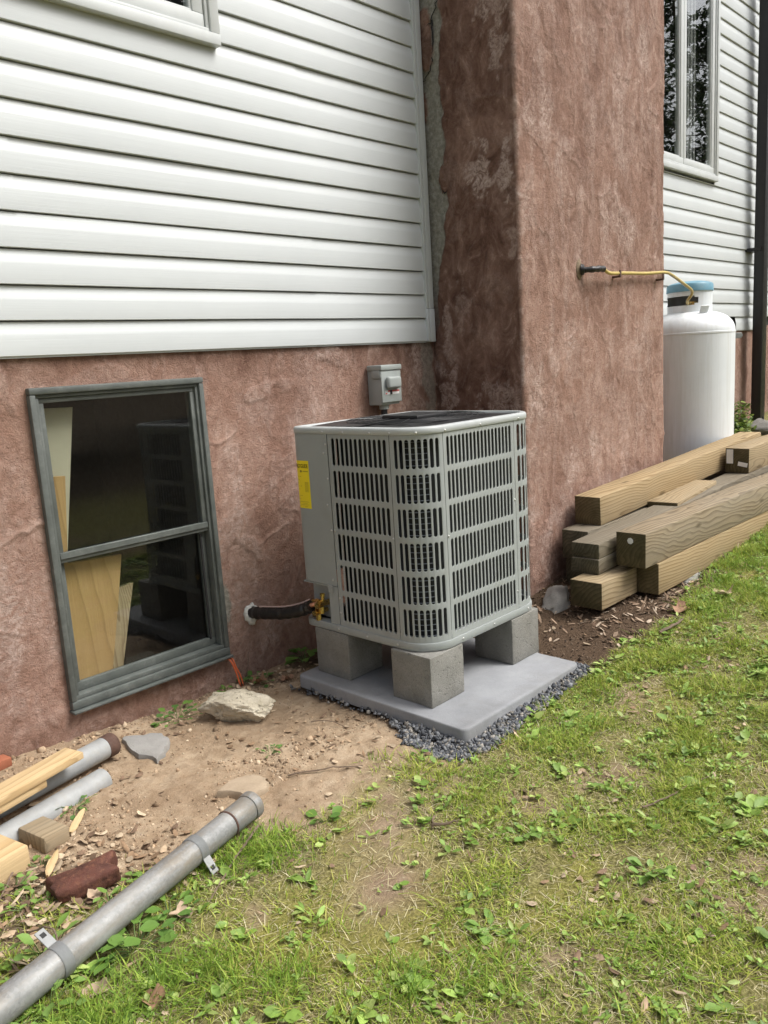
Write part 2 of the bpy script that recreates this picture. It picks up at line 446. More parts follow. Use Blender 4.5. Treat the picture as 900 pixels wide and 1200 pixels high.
def tank_mat():
    t = NT("white_tank_paint")
    c = t.ramp(t.noise(3, 5, .6), [(.3, (.66, .70, .72)), (.7, (.74, .77, .785))])
    st = t.noise(1, 6, .7, t.vec((28, 28, 1.6)))
    c = t.mix(t.ramp(st, [(.48, 0.0), (.72, .40)]), c, (.50, .50, .46))
    gn = t.noise(1, 5, .7, t.vec((9, 9, 2)))
    c = t.mix(t.ramp(gn, [(.58, 0.0), (.78, .25)]), c, (.50, .56, .50))
    t.color(c); t.rough(.42); t.bump(t.noise(60, 4), .0003); return t.m
M_TANK = tank_mat()
M_BLUE = simple("blue_lid", (.125, .285, .375), .5, var=.12, bd=.0003, dirt=(.3, .4, .45, .3))
M_HOSE = simple("yellow_pipe", (.48, .37, .115), .45, var=.15, sc=20, bd=.0005, dirt=(.34, .28, .14, .5))
M_POST = simple("black_metal", (.010, .010, .011), .45, bd=.0002)
M_ORANGE = simple("orange_cable", (.62, .13, .045), .5, bd=0)
M_DISC = simple("disconnect_grey", (.34, .37, .355), .5, var=.06, bd=.0003)
M_SLOT = simple("dark_gap", (.02, .02, .02), .9, bd=0)
M_BRICK = simple("red_scrap", (.30, .10, .05), .8, bd=.001)
M_GRASS = attr_mat("grass_blades", .6, .3, .25)
M_LEAF = attr_mat("leaf_surface", .5, .22, .4, .15)
M_DRY = attr_mat("dry_leaves", .85, .1, .2, .25)
M_CHIP = attr_mat("chips_and_stones", .9, 0, .25, .25)

# ================================================================== GROUND
_G = np.array([(-2.6,-1.4,.02),(-2.4,-0.9,.045),(-2.0,-0.5,.06),(-1.85,0,.09),(-1.6,0,.085),(-1.25,0,.04),(-1,0,.045),(-.5,0,.045),(.3,0,.06),(-1.4,-.85,.045),(-.75,-1.25,.062),(-.74,-.3,.06),(.05,-1.22,.075),(0,-.6,.07),(.5,-1.0,.135),(.7,-.6,.16),(1.2,-1.1,.165),(2,-1.2,.20),(3,-1.2,.30),(4,-.8,.42),(5,0,.6),(5.5,0,.63),(7,0,.75),(10,0,.9),(12,-3,.8),(-1.2,-2.3,.0),(0,-2.3,.05),(2,-2.3,.14),(4,-3,.26),(-1.7,-1.7,.02),(-3,-3,0),(-4,0,.1),(0,-8,0),(-6,-6,0),(8,-8,.3)])
def _tps():
    n = len(_G); d = np.hypot(_G[:, None, 0] - _G[None, :, 0], _G[:, None, 1] - _G[None, :, 1])
    K = np.where(d > 0, d ** 2 * np.log(d + 1e-12), 0) + np.eye(n) * .05
    P = np.c_[np.ones(n), _G[:, :2]]
    return np.linalg.solve(np.block([[K, P], [P.T, np.zeros((3, 3))]]), np.r_[_G[:, 2], 0, 0, 0])
_W = _tps()
def ground_base(x, y):
    x = np.asarray(x, float); y = np.asarray(y, float)
    xx = np.clip(x, -7, 13); yy = np.clip(y, -9, 4)
    s = _W[-3] + _W[-2] * xx + _W[-1] * yy
    for k in range(len(_G)):
        d2 = (xx - _G[k, 0]) ** 2 + (yy - _G[k, 1]) ** 2
        s = s + _W[k] * .5 * d2 * np.log(d2 + 1e-12)
    far = sstep(3, 9, np.maximum(np.maximum(-x - 3, x - 9), -y - 4))
    return s * (1 - far) + far * np.clip(s, -.05, .5)
def poly_sd(x, y, P):
    """signed distance to polygon, negative inside"""
    x = np.asarray(x, float); y = np.asarray(y, float); P = np.asarray(P, float); n = len(P)
    d = np.full(x.shape, 1e9); s = np.ones(x.shape)
    j = n - 1
    for i in range(n):
        ex, ey = P[j] - P[i]; wx = x - P[i, 0]; wy = y - P[i, 1]
        t = np.clip((wx * ex + wy * ey) / (ex * ex + ey * ey), 0, 1)
        d = np.minimum(d, (wx - ex * t) ** 2 + (wy - ey * t) ** 2)
        c1 = y >= P[i, 1]; c2 = y < P[j, 1]; c3 = ex * wy > ey * wx
        s = np.where((c1 & c2 & c3) | (~c1 & ~c2 & ~c3), -s, s); j = i
    return s * np.sqrt(d)
P_DIRT = [(-2.35,.1),(-2.35,-.75),(-2.16,-.80),(-2.03,-.84),(-1.87,-.93),(-1.70,-.97),(-1.555,-1.06),(-1.43,-1.08),(-1.23,-1.10),(-1.03,-1.09),(-.93,-1.14),(-.80,-1.2),(-.6,-.9),(-.5,.1)]
P_MULCH = [(-.6,.1),(-.3,-1.0),(0.0,-1.22),(.15,-1.24),(.45,-1.27),(.72,-1.28),(.97,-1.25),(1.5,-1.18),(2.4,-1.1),(2.6,-.4),(2.2,.1)]
P_GRAV = [(-.752,-.30),(-.752,-.62),(-.765,-.85),(-.83,-1.0),(-.85,-1.14),(-.81,-1.235),(-.62,-1.255),(-.26,-1.232),(.02,-1.225),(.058,-1.19),(.058,-.9),(-.2,-.9),(-.5,-.5)]
def warp(x, y, s, a):
    return x + a * fbm(x * s, y * s, 3, 5), y + a * fbm(x * s, y * s, 3, 9)
def m_dirt(x, y):
    X, Y = warp(x, y, 4.5, .16); return 1 - sstep(-.09, .12, poly_sd(X, Y, P_DIRT) + .08 * fbm(x * 19, y * 19, 3, 15))
def m_mulch(x, y):
    X, Y = warp(x, y, 5, .10); return 1 - sstep(-.06, .06, poly_sd(X, Y, P_MULCH))
def m_grav(x, y):
    X, Y = warp(x, y, 8, .03); return 1 - sstep(-.015, .02, poly_sd(X, Y, P_GRAV))
def m_moss(x, y):
    return sstep(.02, .30, fbm(x * 2.6, y * 2.6, 4, 21) + .55 * np.exp(-(((x + 1.45) / .45) ** 2 + ((y + 1.4) / .28) ** 2)) - .12)
def m_bare(x, y):      # worn patches in the lawn
    b = np.exp(-(((x + 1.42) / .13) ** 2 + ((y + 1.46) / .10) ** 2)) + .9 * np.exp(-(((x + 1.24) / .16) ** 2 + ((y + 1.27) / .10) ** 2)) + .8 * np.exp(-(((x + .05) / .2) ** 2 + ((y + 1.42) / .10) ** 2))
    return np.clip(b * 1.1 + sstep(.22, .42, fbm(x * 3.1, y * 3.1, 4, 33)) * .8, 0, 1)
def ground_z(x, y):
    x = np.asarray(x, float); y = np.asarray(y, float)
    d = m_dirt(x, y)
    z = ground_base(x, y)
    z = z + .010 * fbm(x * 5, y * 5, 3, 41) + (.006 + .006 * d) * fbm(x * 17, y * 17, 4, 43)
    z = z + d * .004 * np.abs(fbm(x * 45, y * 45, 3, 47))
    z = z - .02 * np.exp(-(((x + .75) / .12) ** 2)) * (np.abs(y + .75) < .6) * .3
    return z
def gz(x, y): return float(ground_z(np.array([x]), np.array([y]))[0])

def axis(fine0, fine1, st, lo, hi):
    a = list(np.arange(fine0, fine1 + st * .5, st)); s = st; v = a[0]
    L = []
    while v > lo: s *= 1.25; v -= s; L.append(max(v, lo))
    s = st; v = a[-1]; Rr = []
    while v < hi: s *= 1.25; v += s; Rr.append(min(v, hi))
    return np.array(L[::-1] + a + Rr)
def grid_mesh(xs, ys):
    X, Y = np.meshgrid(xs, ys, indexing='ij'); nx, ny = X.shape
    i, j = np.meshgrid(np.arange(nx - 1), np.arange(ny - 1), indexing='ij')
    F = np.c_[(i * ny + j).ravel(), ((i + 1) * ny + j).ravel(), ((i + 1) * ny + j + 1).ravel(), (i * ny + j + 1).ravel()]
    return X, Y, F
gx = axis(-2.5, 2.4, .012, -70, 70); gy = axis(-2.55, .03, .012, -70, 60)
X, Y, F = grid_mesh(gx, gy)
Z = ground_z(X, Y)
V = np.c_[X.ravel(), Y.ravel(), Z.ravel()]
cx = V[F].mean(axis=1)
F = F[~((cx[:, 0] > -5) & (cx[:, 0] < .45) & (cx[:, 1] > .05) & (cx[:, 1] < 4.2))]
me = mesh_np("ground", V, F, smooth=True)
xr, yr = V[:, 0], V[:, 1]
near = (xr > -3) & (xr < 6) & (yr > -4) & (yr < 1)
mk = np.zeros((len(V), 3))
mk[near, 0] = m_dirt(xr[near], yr[near]); mk[near, 1] = np.clip(m_mulch(xr[near], yr[near]) + m_grav(xr[near], yr[near]), 0, 1)
mk[near, 2] = m_moss(xr[near], yr[near]); mk[~near, 2] = .5; mk[:, 1] = np.maximum(mk[:, 1], .93 * sstep(-4.6, -6.5, yr + .9 * fbm(xr * .8, yr * .8, 3, 35)))
mk[near, 1] = np.maximum(mk[near, 1], .8 * sstep(.35, .8, np.exp(-(((xr[near] + 2.08) / .20) ** 2 + ((yr[near] + .78) / .20) ** 2)) + .5 * np.exp(-((yr[near] + .02) / .07) ** 2) + .35 * fbm(xr[near] * 9, yr[near] * 9, 4, 37)))
bare = np.zeros(len(V)); bare[near] = m_bare(xr[near], yr[near])
C4 = np.c_[mk, np.ones(len(V))]
set_attr(me, "mask", C4)
set_attr(me, "bare", np.c_[bare, bare, bare])
def ground_mat():
    t = NT("soil")
    a = t.sep(t.attr("mask").outputs['Color']); bare_ = t.sep(t.attr("bare").outputs['Color'])[0]
    n1 = t.noise(4, 7, .65, None, .4); n2 = t.noise(24, 7, .72); n3 = t.noise(110, 5, .75); n4 = t.noise(320, 4, .75)
    sand = t.ramp(n2, [(.25, (.285, .200, .125)), (.45, (.415, .308, .204)), (.62, (.50, .388, .270)), (.8, (.58, .47, .35))])
    sand = t.mix(t.ramp(n1, [(.40, 0.0), (.62, .75)]), sand, (.275, .190, .118))
    soil = t.ramp(n3, [(.28, (.048, .031, .020)), (.55, (.105, .070, .045)), (.78, (.21, .155, .105))])
    thatch = t.ramp(n3, [(.30, (.060, .050, .022)), (.46, (.165, .150, .055)), (.60, (.315, .290, .120)), (.80, (.55, .49, .28))])
    mossc = t.ramp(n3, [(.28, (.075, .075, .018)), (.5, (.235, .225, .050)), (.75, (.47, .42, .14))])
    c = t.mix(t.math('MULTIPLY', a[2], .8), thatch, mossc)
    c = t.mix(bare_, c, t.mix(.25, sand, soil))
    c = t.mix(a[0], c, sand)
    c = t.mix(a[1], c, soil)
    c = t.mix(1.0, c, t.ramp(n4, [(.28, .62), (.45, 1.0), (.6, 1.0), (.75, 1.35)]), 'MULTIPLY')
    t.color(c); t.rough(.95); t.b.inputs['Specular IOR Level'].default_value = .15
    b = t.bump(n2, .012, .8); b = t.bump(n3, .006, .9, b); t.bump(n4, .002, .9, b)
    return t.m
tag(obj("ground", me, ground_mat()), kind="structure")

# ================================================================== HOUSE
ZB, CS = 1.466, 0.118            # lower edge of the siding, height of one course
CHX, CHX2, CHY = .620, 2.172, -.564
house = empty("house", (0, 0, 0))
tag(house, "house with pink-brown stucco foundation, stucco chimney and white horizontal vinyl siding", "house")

# ---- trowelled stucco relief: overlapping strokes with a raised edge
def stucco_relief(us, vs_, n_str, seed, amp=.0035, amin=.05, amax=.17):
    r = np.random.default_rng(seed)
    U, Vv = np.meshgrid(us, vs_, indexing='ij')
    H = .004 * fbm(U * 3, Vv * 3, 3, seed) + .0018 * fbm(U * 22, Vv * 22, 3, seed + 1)
    for k in range(n_str):
        a = r.uniform(amin, amax); b = a * r.uniform(.22, .5); th = r.normal(math.pi / 2, .75)
        cu = r.uniform(us[0], us[-1]); cv = r.uniform(vs_[0], vs_[-1]); curv = r.normal(0, 2.5)
        i0, i1 = np.searchsorted(us, [cu - a * 1.2, cu + a * 1.2]); j0, j1 = np.searchsorted(vs_, [cv - a * 1.2, cv + a * 1.2])
        if i1 - i0 < 2 or j1 - j0 < 2: continue
        du = U[i0:i1, j0:j1] - cu; dv = Vv[i0:i1, j0:j1] - cv
        s = du * math.cos(th) + dv * math.sin(th); t = -du * math.sin(th) + dv * math.cos(th) + curv * s * s
        wob = 1 + .22 * fbm((du + cu) * 25, (dv + cv) * 25, 2, seed + 5)
        d = np.sqrt((s / a) ** 2 + (t / b) ** 2) * wob
        m = 1 - sstep(.75, 1.02, d)
        off = r.uniform(-.4, 1.0) * amp
        edge = np.exp(-((d - .98) / .10) ** 2) * np.clip(t / b * r.choice([-1, 1]) + .2, 0, 1)
        h = H[i0:i1, j0:j1]
        H[i0:i1, j0:j1] = h * (1 - .65 * m) + m * (off + .0006 * fbm(s * 12, t * 160, 2, seed + 7)) + edge * amp * r.uniform(.4, 1.3)
    return U, Vv, H
def spots(U, Vv, L, seed, fr=9, am=.5):
    """ragged patches: (u, v, half width, half height, strength)"""
    o = np.zeros(U.shape)
    n = fbm(U * fr, Vv * fr, 4, seed)
    for (u, v, a, b, s) in L:
        d = np.sqrt(((U - u) / a) ** 2 + ((Vv - v) / b) ** 2) + am * n * 1.6
        o = np.maximum(o, s * (1 - sstep(.75, 1.05, d)))
    return o
def ruled(us, vs_, pos, keep=None, mat=None, name="wall", parent=None, mask=None):
    n0, n1 = len(us), len(vs_)
    i, j = np.meshgrid(np.arange(n0 - 1), np.arange(n1 - 1), indexing='ij')
    F = np.c_[(i * n1 + j).ravel(), ((i + 1) * n1 + j).ravel(), ((i + 1) * n1 + j + 1).ravel(), (i * n1 + j + 1).ravel()]
    if keep is not None: F = F[keep(F)]
    me = mesh_np(name, pos, F, smooth=True)
    if mask is not None: set_attr(me, "mask", mask)
    return obj(name, me, mat, parent)

# ---- foundation wall left of the chimney (window opening left out)
WX0, WX1, WZ0, WZ1 = -1.5637, -.8611, .189, 1.3585
us = np.concatenate([np.arange(-5, -2.2, .08), np.arange(-2.2, CHX + .02, .0075)])
vv = np.concatenate([np.arange(-1.0, -.1, .1), np.arange(-.1, ZB + .05, .0075)])
U, Vv, H = stucco_relief(us, vv, 560, 11, .0048)
H *= .95
Yw = -H - .004
pos = np.c_[U.ravel(), Yw.ravel(), Vv.ravel()]
ridge = sstep(.0012, .0035, H - .004 * fbm(U * 3, Vv * 3, 3, 11)) * .30
pale = ridge + .75 * spots(U, Vv, [(-1.9,.9,.10,.5,.6),(-1.75,.55,.06,.3,.7),(-.6,1.2,.12,.08,.5),(-.35,1.1,.1,.12,.45),(.50,1.35,.05,.16,.9),(-.72,.9,.03,.2,.6),(-1.9,.3,.1,.2,.5)], 51) \
     + .45 * sstep(.05, .3, fbm(U * 2.3, Vv * 1.2, 4, 53)) + .35 * sstep(.1, .35, fbm(U * 9, Vv * 5, 4, 55))
greyp = spots(U, Vv, [(-.845,.40,.028,.085,1.0),(.56,1.40,.05,.3,.55),(.585,1.2,.035,.2,.5)], 57, 14, .35)
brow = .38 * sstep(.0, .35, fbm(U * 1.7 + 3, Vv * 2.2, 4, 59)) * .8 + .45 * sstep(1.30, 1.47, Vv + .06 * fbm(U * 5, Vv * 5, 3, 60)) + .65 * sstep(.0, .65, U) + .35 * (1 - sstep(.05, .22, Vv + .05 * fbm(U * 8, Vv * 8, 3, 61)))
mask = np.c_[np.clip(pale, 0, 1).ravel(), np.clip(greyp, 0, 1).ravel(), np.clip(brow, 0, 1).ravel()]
def keepw(F):
    c = pos[F].mean(axis=1)
    return ~((c[:, 0] > WX0 + .02) & (c[:, 0] < WX1 - .02) & (c[:, 2] > WZ0 + .02) & (c[:, 2] < WZ1 - .02))
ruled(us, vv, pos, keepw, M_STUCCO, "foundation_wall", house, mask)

# ---- chimney: left cheek, face, right cheek, rounded arrises
rc = .014
s1 = abs(CHY) - rc; arc = rc * math.pi / 2; s2 = CHX2 - CHX - 2 * rc; s3 = s1 + .05
tot = s1 + arc + s2 + arc + s3
us = np.linspace(0, tot, int(tot / .0085)); vv = np.arange(-.1, 4.7, .0085)
def chim_pt(u):
    u = np.asarray(u, float); x = np.zeros_like(u); y = np.zeros_like(u); nx = np.zeros_like(u); ny = np.zeros_like(u)
    m = u < s1; x[m] = CHX; y[m] = -u[m]; nx[m] = -1
    m = (u >= s1) & (u < s1 + arc); t = (u[m] - s1) / rc
    x[m] = CHX + rc - rc * np.cos(t); y[m] = CHY + rc - rc * np.sin(t); nx[m] = -np.cos(t); ny[m] = -np.sin(t)
    m = (u >= s1 + arc) & (u < s1 + arc + s2); x[m] = CHX + rc + u[m] - s1 - arc; y[m] = CHY; ny[m] = -1
    m = (u >= s1 + arc + s2) & (u < s1 + 2 * arc + s2); t = (u[m] - s1 - arc - s2) / rc
    x[m] = CHX2 - rc + rc * np.sin(t); y[m] = CHY + rc - rc * np.cos(t); nx[m] = np.sin(t); ny[m] = -np.cos(t)
    m = u >= s1 + 2 * arc + s2; x[m] = CHX2; y[m] = CHY + rc + (u[m] - s1 - 2 * arc - s2); nx[m] = 1
    return x, y, nx, ny
U, Vv, H = stucco_relief(us, vv, 900, 23, .0034)
H0 = H.copy()
# the thick render breaks off along an uneven line next to the siding: older grey concrete lies behind
edge_u = .150 + .055 * fbm(Vv * 3.1, Vv * 0 + 2, 3, 71) + .030 * fbm(Vv * 9, Vv * 0 + 5, 3, 73) - .10 * sstep(2.05, 1.75, Vv) - .02
lay = sstep(edge_u - .006, edge_u + .006, U)
frag = spots(U, Vv, [(.045,2.92,.055,.16,1.0),(.125,2.26,.032,.075,1.0),(.02,2.62,.02,.1,1)], 75, 12, .25)
H = H + .010 * np.maximum(lay, sstep(.3, .6, frag)) * (U < s1 + arc) + .010 * (U >= s1 + arc)
x, y, nx, ny = chim_pt(us)
H = H - .006
px = x[:, None] + nx[:, None] * H; py = y[:, None] + ny[:, None] * H
pos = np.c_[px.ravel(), py.ravel(), Vv.ravel()]
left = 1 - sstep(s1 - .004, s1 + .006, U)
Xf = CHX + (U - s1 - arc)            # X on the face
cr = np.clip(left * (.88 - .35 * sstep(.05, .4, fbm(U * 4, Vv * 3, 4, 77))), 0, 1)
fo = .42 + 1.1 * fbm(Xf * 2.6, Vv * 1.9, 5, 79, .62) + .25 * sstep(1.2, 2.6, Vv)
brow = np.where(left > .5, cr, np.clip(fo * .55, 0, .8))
pl_ = spots(U, Vv, [(.455,3.0,.10,.13,.75),(.47,2.78,.05,.10,.8),(.345,2.24,.065,.12,1.0),(.50,2.24,.035,.13,1.0),(.53,1.9,.025,.1,.6),(.2,1.62,.05,.09,.45),(.08,1.2,.06,.15,.8),(.42,1.15,.13,.10,.6),
     (.46,.95,.1,.12,.6),(.12,1.45,.035,.18,.8)], 81, 16, 1.1)
face = np.zeros(U.shape); r9 = np.random.default_rng(5)
FL = [(CHX + r9.uniform(.05, 1.5), r9.uniform(.2, 3.6), r9.uniform(.02, .09), r9.uniform(.05, .22), r9.uniform(.35, .9)) for _ in range(34)]
FL += [(.78,3.05,.06,.25,.9),(.83,2.5,.05,.3,.8),(1.05,1.35,.09,.22,.9),(1.25,.9,.25,.35,.55),(.75,1.0,.1,.3,.6),(1.7,1.1,.2,.5,.5),(1.65,2.5,.3,.15,.5)]
face = spots(Xf, Vv, FL, 83, 10, .8) * (U > s1)
vstreak = .4 * sstep(.05, .35, fbm(Xf * 14, Vv * 1.6, 4, 85)) * (U > s1)
crisp = .7 * np.exp(-((U - s1 - arc * .5) / .010) ** 2) * sstep(-.05, .2, fbm(U * 3, Vv * 12, 3, 87))
ridge = sstep(.001, .0035, H0) * .20
pale = np.clip(np.maximum(np.maximum(pl_ * left, (.5 * face)), crisp) + .9 * vstreak + ridge + .7 * sstep(.02, .38, fbm(U * 3.2, Vv * 2.4, 5, 89, .66)) * (U > s1), 0, 1)
greyp = left * (1 - np.maximum(lay, sstep(.3, .6, frag))) * sstep(1.35, 1.8, Vv + .1 * fbm(U * 6, Vv * 3, 3, 88))
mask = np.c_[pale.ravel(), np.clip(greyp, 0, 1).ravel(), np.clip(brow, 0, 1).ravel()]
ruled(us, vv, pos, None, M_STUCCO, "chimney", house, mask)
# a couple of real cracks in the render at the top of the left cheek
def crack(pts, r0):
    P = smooth_path(pts, 5); w = np.linspace(1, .35, len(P)) * r0
    P = P + np.c_[np.zeros(len(P)), r9.normal(0, .004, len(P)), r9.normal(0, .003, len(P))]
    me = tube(P, w, 5); return obj("crack", me, M_SLOT, house)
xc = CHX - .0035
crack([(xc,-.005,3.02),(xc,-.05,2.985),(xc,-.09,2.99),(xc,-.13,3.06),(xc,-.16,3.10)], .004)
crack([(xc,-.10,3.00),(xc,-.095,2.90),(xc,-.085,2.80),(xc,-.045,2.755),(xc,-.005,2.725)], .0045)
crack([(xc,-.115,2.20),(xc,-.14,2.19),(xc,-.155,2.23)], .003)

# ---- foundation wall right of the chimney
us = np.arange(CHX2 - .05, 9.0, .02); vv = np.arange(0, ZB + .05, .02)
U, Vv, H = stucco_relief(us, vv, 260, 31, .003, .08, .25)
pos = np.c_[U.ravel(), (-H * .8 - .004).ravel(), Vv.ravel()]
mask = np.c_[np.clip(.4 * sstep(.0, .3, fbm(U * 6, Vv * 1.5, 4, 91)), 0, 1).ravel(), np.zeros(U.size), np.clip(.35 + .4 * fbm(U * 3, Vv * 2, 3, 93), 0, 1).ravel()]
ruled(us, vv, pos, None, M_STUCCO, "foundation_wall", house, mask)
# ---- siding: every panel (two moulded courses) is a piece of its own
def siding_panel(x0, x1, z0, ncourse=2, top=None, lift=0.0):
    prof = []
    for c in range(ncourse):
        b = z0 + c * CS
        prof += [(.012, b + .0015), (-.0185, b), (-.0215, b + .0015), (-.0218, b + .004), (-.0200, b + .066), (-.0192, b + .0715), (-.0165, b + .083), (-.0120, b + .1010), (-.0105, b + .1135), (.012, b + .1142)]
    b = z0 + ncourse * CS
    prof += [(.012, b), (.012, b + .010)]
    if top is not None: prof = [q for q in prof if q[1] <= top]
    n = len(prof); nx_ = max(2, int((x1 - x0) / .12))
    xs = np.linspace(x0, x1, nx_)
    sag = .0011 * fbm(xs * 1.3, xs * 0 + z0 * 7, 2, 97)
    V = np.array([(xx, yy - lift + .0009 * math.sin(xx * 3 + z0 * 9), zz + sg) for xx, sg in zip(xs, sag) for (yy, zz) in prof])
    i, j = np.meshgrid(np.arange(nx_ - 1), np.arange(n - 1), indexing='ij')
    F = np.c_[(i * n + j).ravel(), ((i + 1) * n + j).ravel(), ((i + 1) * n + j + 1).ravel(), (i * n + j + 1).ravel()]
    me = mesh_np("siding_panel", V, F, smooth=True); me.set_sharp_from_angle(angle=R_(50))
    return obj("siding_panel", me, M_VINYL, house)
joints = {0: [-2.6], 1: [-.20, -3.4], 2: [-1.51, -4.2], 3: [-2.9], 4: [-.228, -3.8], 5: [-1.9], 6: [-.4, -3.2], 7: [-2.4], 8: [-1.4], 9: [-.3], 10: [-2.2]}
UWX1, UWX0, UWZ = -.637, -2.05, 2.62
for rrow in range(11):
    z0 = ZB + rrow * 2 * CS
    cuts = sorted([-5.0, .566] + joints[rrow])
    for k in range(len(cuts) - 1):
        a, b = cuts[k] - (.02 if k else 0), cuts[k + 1]
        lift = .0026 * (k % 2)
        if rrow < 5: siding_panel(a, b, z0, 2, None, lift)
        else:
            if a < UWX0: siding_panel(a, min(b, UWX0 + .03), z0, 2, None, lift)
            if b > UWX1 - .02: siding_panel(max(a, UWX1 - .02), b, z0, 2, None, lift)
ZBR = 1.462
RWX0, RWX1, RWZ = 2.75, 4.335, 2.665
siding_panel(4.86, 5.6, ZBR, 1)
siding_panel(CHX2 + .01, 9.0, ZBR + CS, 1)
for rrow in range(1, 13):
    z0 = ZBR + rrow * 2 * CS
    if z0 + 2 * CS < RWZ + .02: siding_panel(CHX2 + .01, 9.0, z0)
    elif z0 < RWZ:
        siding_panel(CHX2 + .01, RWX0 + .03, z0); siding_panel(RWX1 - .02, 9.0, z0, 2, None, .001)
        siding_panel(RWX0 + .031, RWX1 - .021, z0, 2, RWZ + .03)
    else:
        siding_panel(CHX2 + .01, RWX0 + .03, z0); siding_panel(RWX1 - .02, 9.0, z0)
# J-channel up the right-hand end of the siding, starter strip along the bottom
obj("siding_trim", boxes([((.548, -.034, ZB + .0), (.566, -.002, ZB + .165)), ((.566, -.036, ZB - .004), (.6047, -.0, ZB + .165)),
                          ((.5482, -.032, ZB + .167), (.566, -.002, 4.9)), ((.566, -.034, ZB + .167), (.603, .0, 4.9))], .003, 2, 40), M_TRIM, house)
obj("starter_strip", box((-5, -.017, ZB - .006), (.5475, .006, ZB + .002)), M_TRIM, house)
obj("starter_strip", box((4.86, -.017, ZBR - .006), (5.6, .006, ZBR + .002)), M_TRIM, house)

# ---- windows
def bars(x0, x1, z0, z1, w, y0, y1, bev=.003, wb=None, wt=None):
    wb = wb or w; wt = wt or w
    return boxes([((x0, y0, z0 + wb), (x0 + w, y1, z1 - wt)), ((x1 - w, y0, z0 + wb), (x1, y1, z1 - wt)),
                  ((x0, y0 - .0012, z0), (x1, y1, z0 + wb)), ((x0, y0 - .0012, z1 - wt), (x1, y1, z1))], bev, 2, 40)
# basement window: two sashes, the lower one set deeper
bw = obj("basement_window", bars(WX0, WX1, WZ0, WZ1, .022, -.030, .06, .005, .032, .024), M_GREEN, house)
tag(bw, "grey-green two-sash basement window frame")
obj("inner_frame", bars(WX0 + .022, WX1 - .022, WZ0 + .032, WZ1 - .024, .013, -.018, .06, .002, .016, .012), M_GREEN, bw)
ix0, ix1, iz0, iz1 = WX0 + .035, WX1 - .035, WZ0 + .048, WZ1 - .036
mz = .752
obj("sash", bars(ix0, ix1, mz - .018, iz1, .020, -.008, .014, .003, .036, .018), M_GREEN, bw)
obj("sash", bars(ix0 + .001, ix1 - .001, iz0, mz + .010, .026, .018, .040, .003, .034, .030), M_GREEN, bw)
obj("meeting_rail", box((ix0 + .002, -.016, mz - .004), (ix1 - .002, -.009, mz + .020), .002, 1, 40), M_GREEN, bw)
obj("pane", box((ix0 + .018, .000, mz + .014), (ix1 - .018, .004, iz1 - .014)), M_GLASS, bw)
obj("pane", box((ix0 + .025, .028, iz0 + .030), (ix1 - .025, .032, mz - .018)), M_GLASS, bw)
obj("sill", boxes([((WX0 - .004, -.046, WZ0 - .012), (WX1 + .004, .02, WZ0 - .001))], .004, 2, 40), M_GREEN, bw)
obj("painted_gap", boxes([((ix1 - .03, .010, iz0 + .03), (ix1 - .022, .018, mz - .03))], .001), M_SLOT, bw)  # dark strip stands in for the shaded gap at the lower sash's stile
# the dim room behind it
bm = bmesh.new(); bm_box(bm, (-2.6, .063, -1.2), (.3, 3.2, 1.455))
bm.faces.ensure_lookup_table()
bmesh.ops.delete(bm, geom=[f for f in bm.faces if f.calc_center_median().y < .07], context='FACES')
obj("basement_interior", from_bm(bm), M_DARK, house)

def casement(x0, x1, z0, z1, splits, name, yo=-.052):
    w = obj(name, bars(x0, x1, z0, z1, .042, yo, .012, .003), M_WHITEFRAME, house)
    obj("frame_moulding", bars(x0 + .043, x1 - .043, z0 + .043, z1 - .043, .014, yo + .010, .012, .002), M_WHITEFRAME, w)
    a = x0 + .058
    ends = splits + [x1 - .058]
    for k, e in enumerate(ends):
        s0, s1_ = a, e
        obj("sash", bars(s0 + .001, s1_ - .001, z0 + .058, z1 - .058, .048, yo + .018, .010, .004), M_WHITEFRAME, w)
        obj("glazing_bead", bars(s0 + .049, s1_ - .049, z0 + .106, z1 - .106, .010, yo + .026, .010, .002), M_WHITEFRAME, w)
        obj("pane", box((s0 + .056, yo + .034, z0 + .113), (s1_ - .056, yo + .038, z1 - .113)), M_GLASS2, w)
        a = e + .002
    bm = bmesh.new(); bm_box(bm, (x0 + .03, .016, z0 + .03), (x1 - .03, 1.6, z1 - .03))
    bmesh.ops.delete(bm, geom=[f for f in bm.faces if f.calc_center_median().y < .03], context='FACES')
    obj("room", from_bm(bm), M_INT, w)
    return w
# sheathing behind the siding, open at the windows
def sheath(x0, x1, holes):
    L = []; xs_ = [x0]
    for (a, b, z0, z1) in holes:
        L += [((xs_[-1], .014, ZB - .03), (a, .10, 5.0)), ((a, .014, ZB - .03), (b, .10, z0)), ((a, .014, z1), (b, .10, 5.0))]; xs_.append(b)
    L.append(((xs_[-1], .014, ZB - .03), (x1, .10, 5.0)))
    return L
obj("wall_sheathing", boxes(sheath(-5, CHX - .004, [(UWX0 + .03, UWX1 - .03, UWZ + .03, 3.75)]) + sheath(CHX2 + .004, 9.0, [(RWX0 + .03, RWX1 - .03, RWZ + .03, 4.55)])), M_INT, house)
uw = casement(UWX0, UWX1, UWZ, 3.78, [], "casement_window"); tag(uw, "white framed window above the left siding")
rw = casement(RWX0, RWX1, RWZ, 4.58, [(RWX0 + RWX1) / 2 + .14], "casement_window"); tag(rw, "white double casement window beside the chimney")
obj("jamb_strips", boxes([((RWX1 - .34 + .03 * k, .07 + .02 * (k % 2), RWZ + .1), (RWX1 - .31 + .03 * k, .075 + .02 * (k % 2), 4.5)) for k in range(6)]), M_JAMB, rw)  # folded grey strips stand in for the interior jamb of each pane
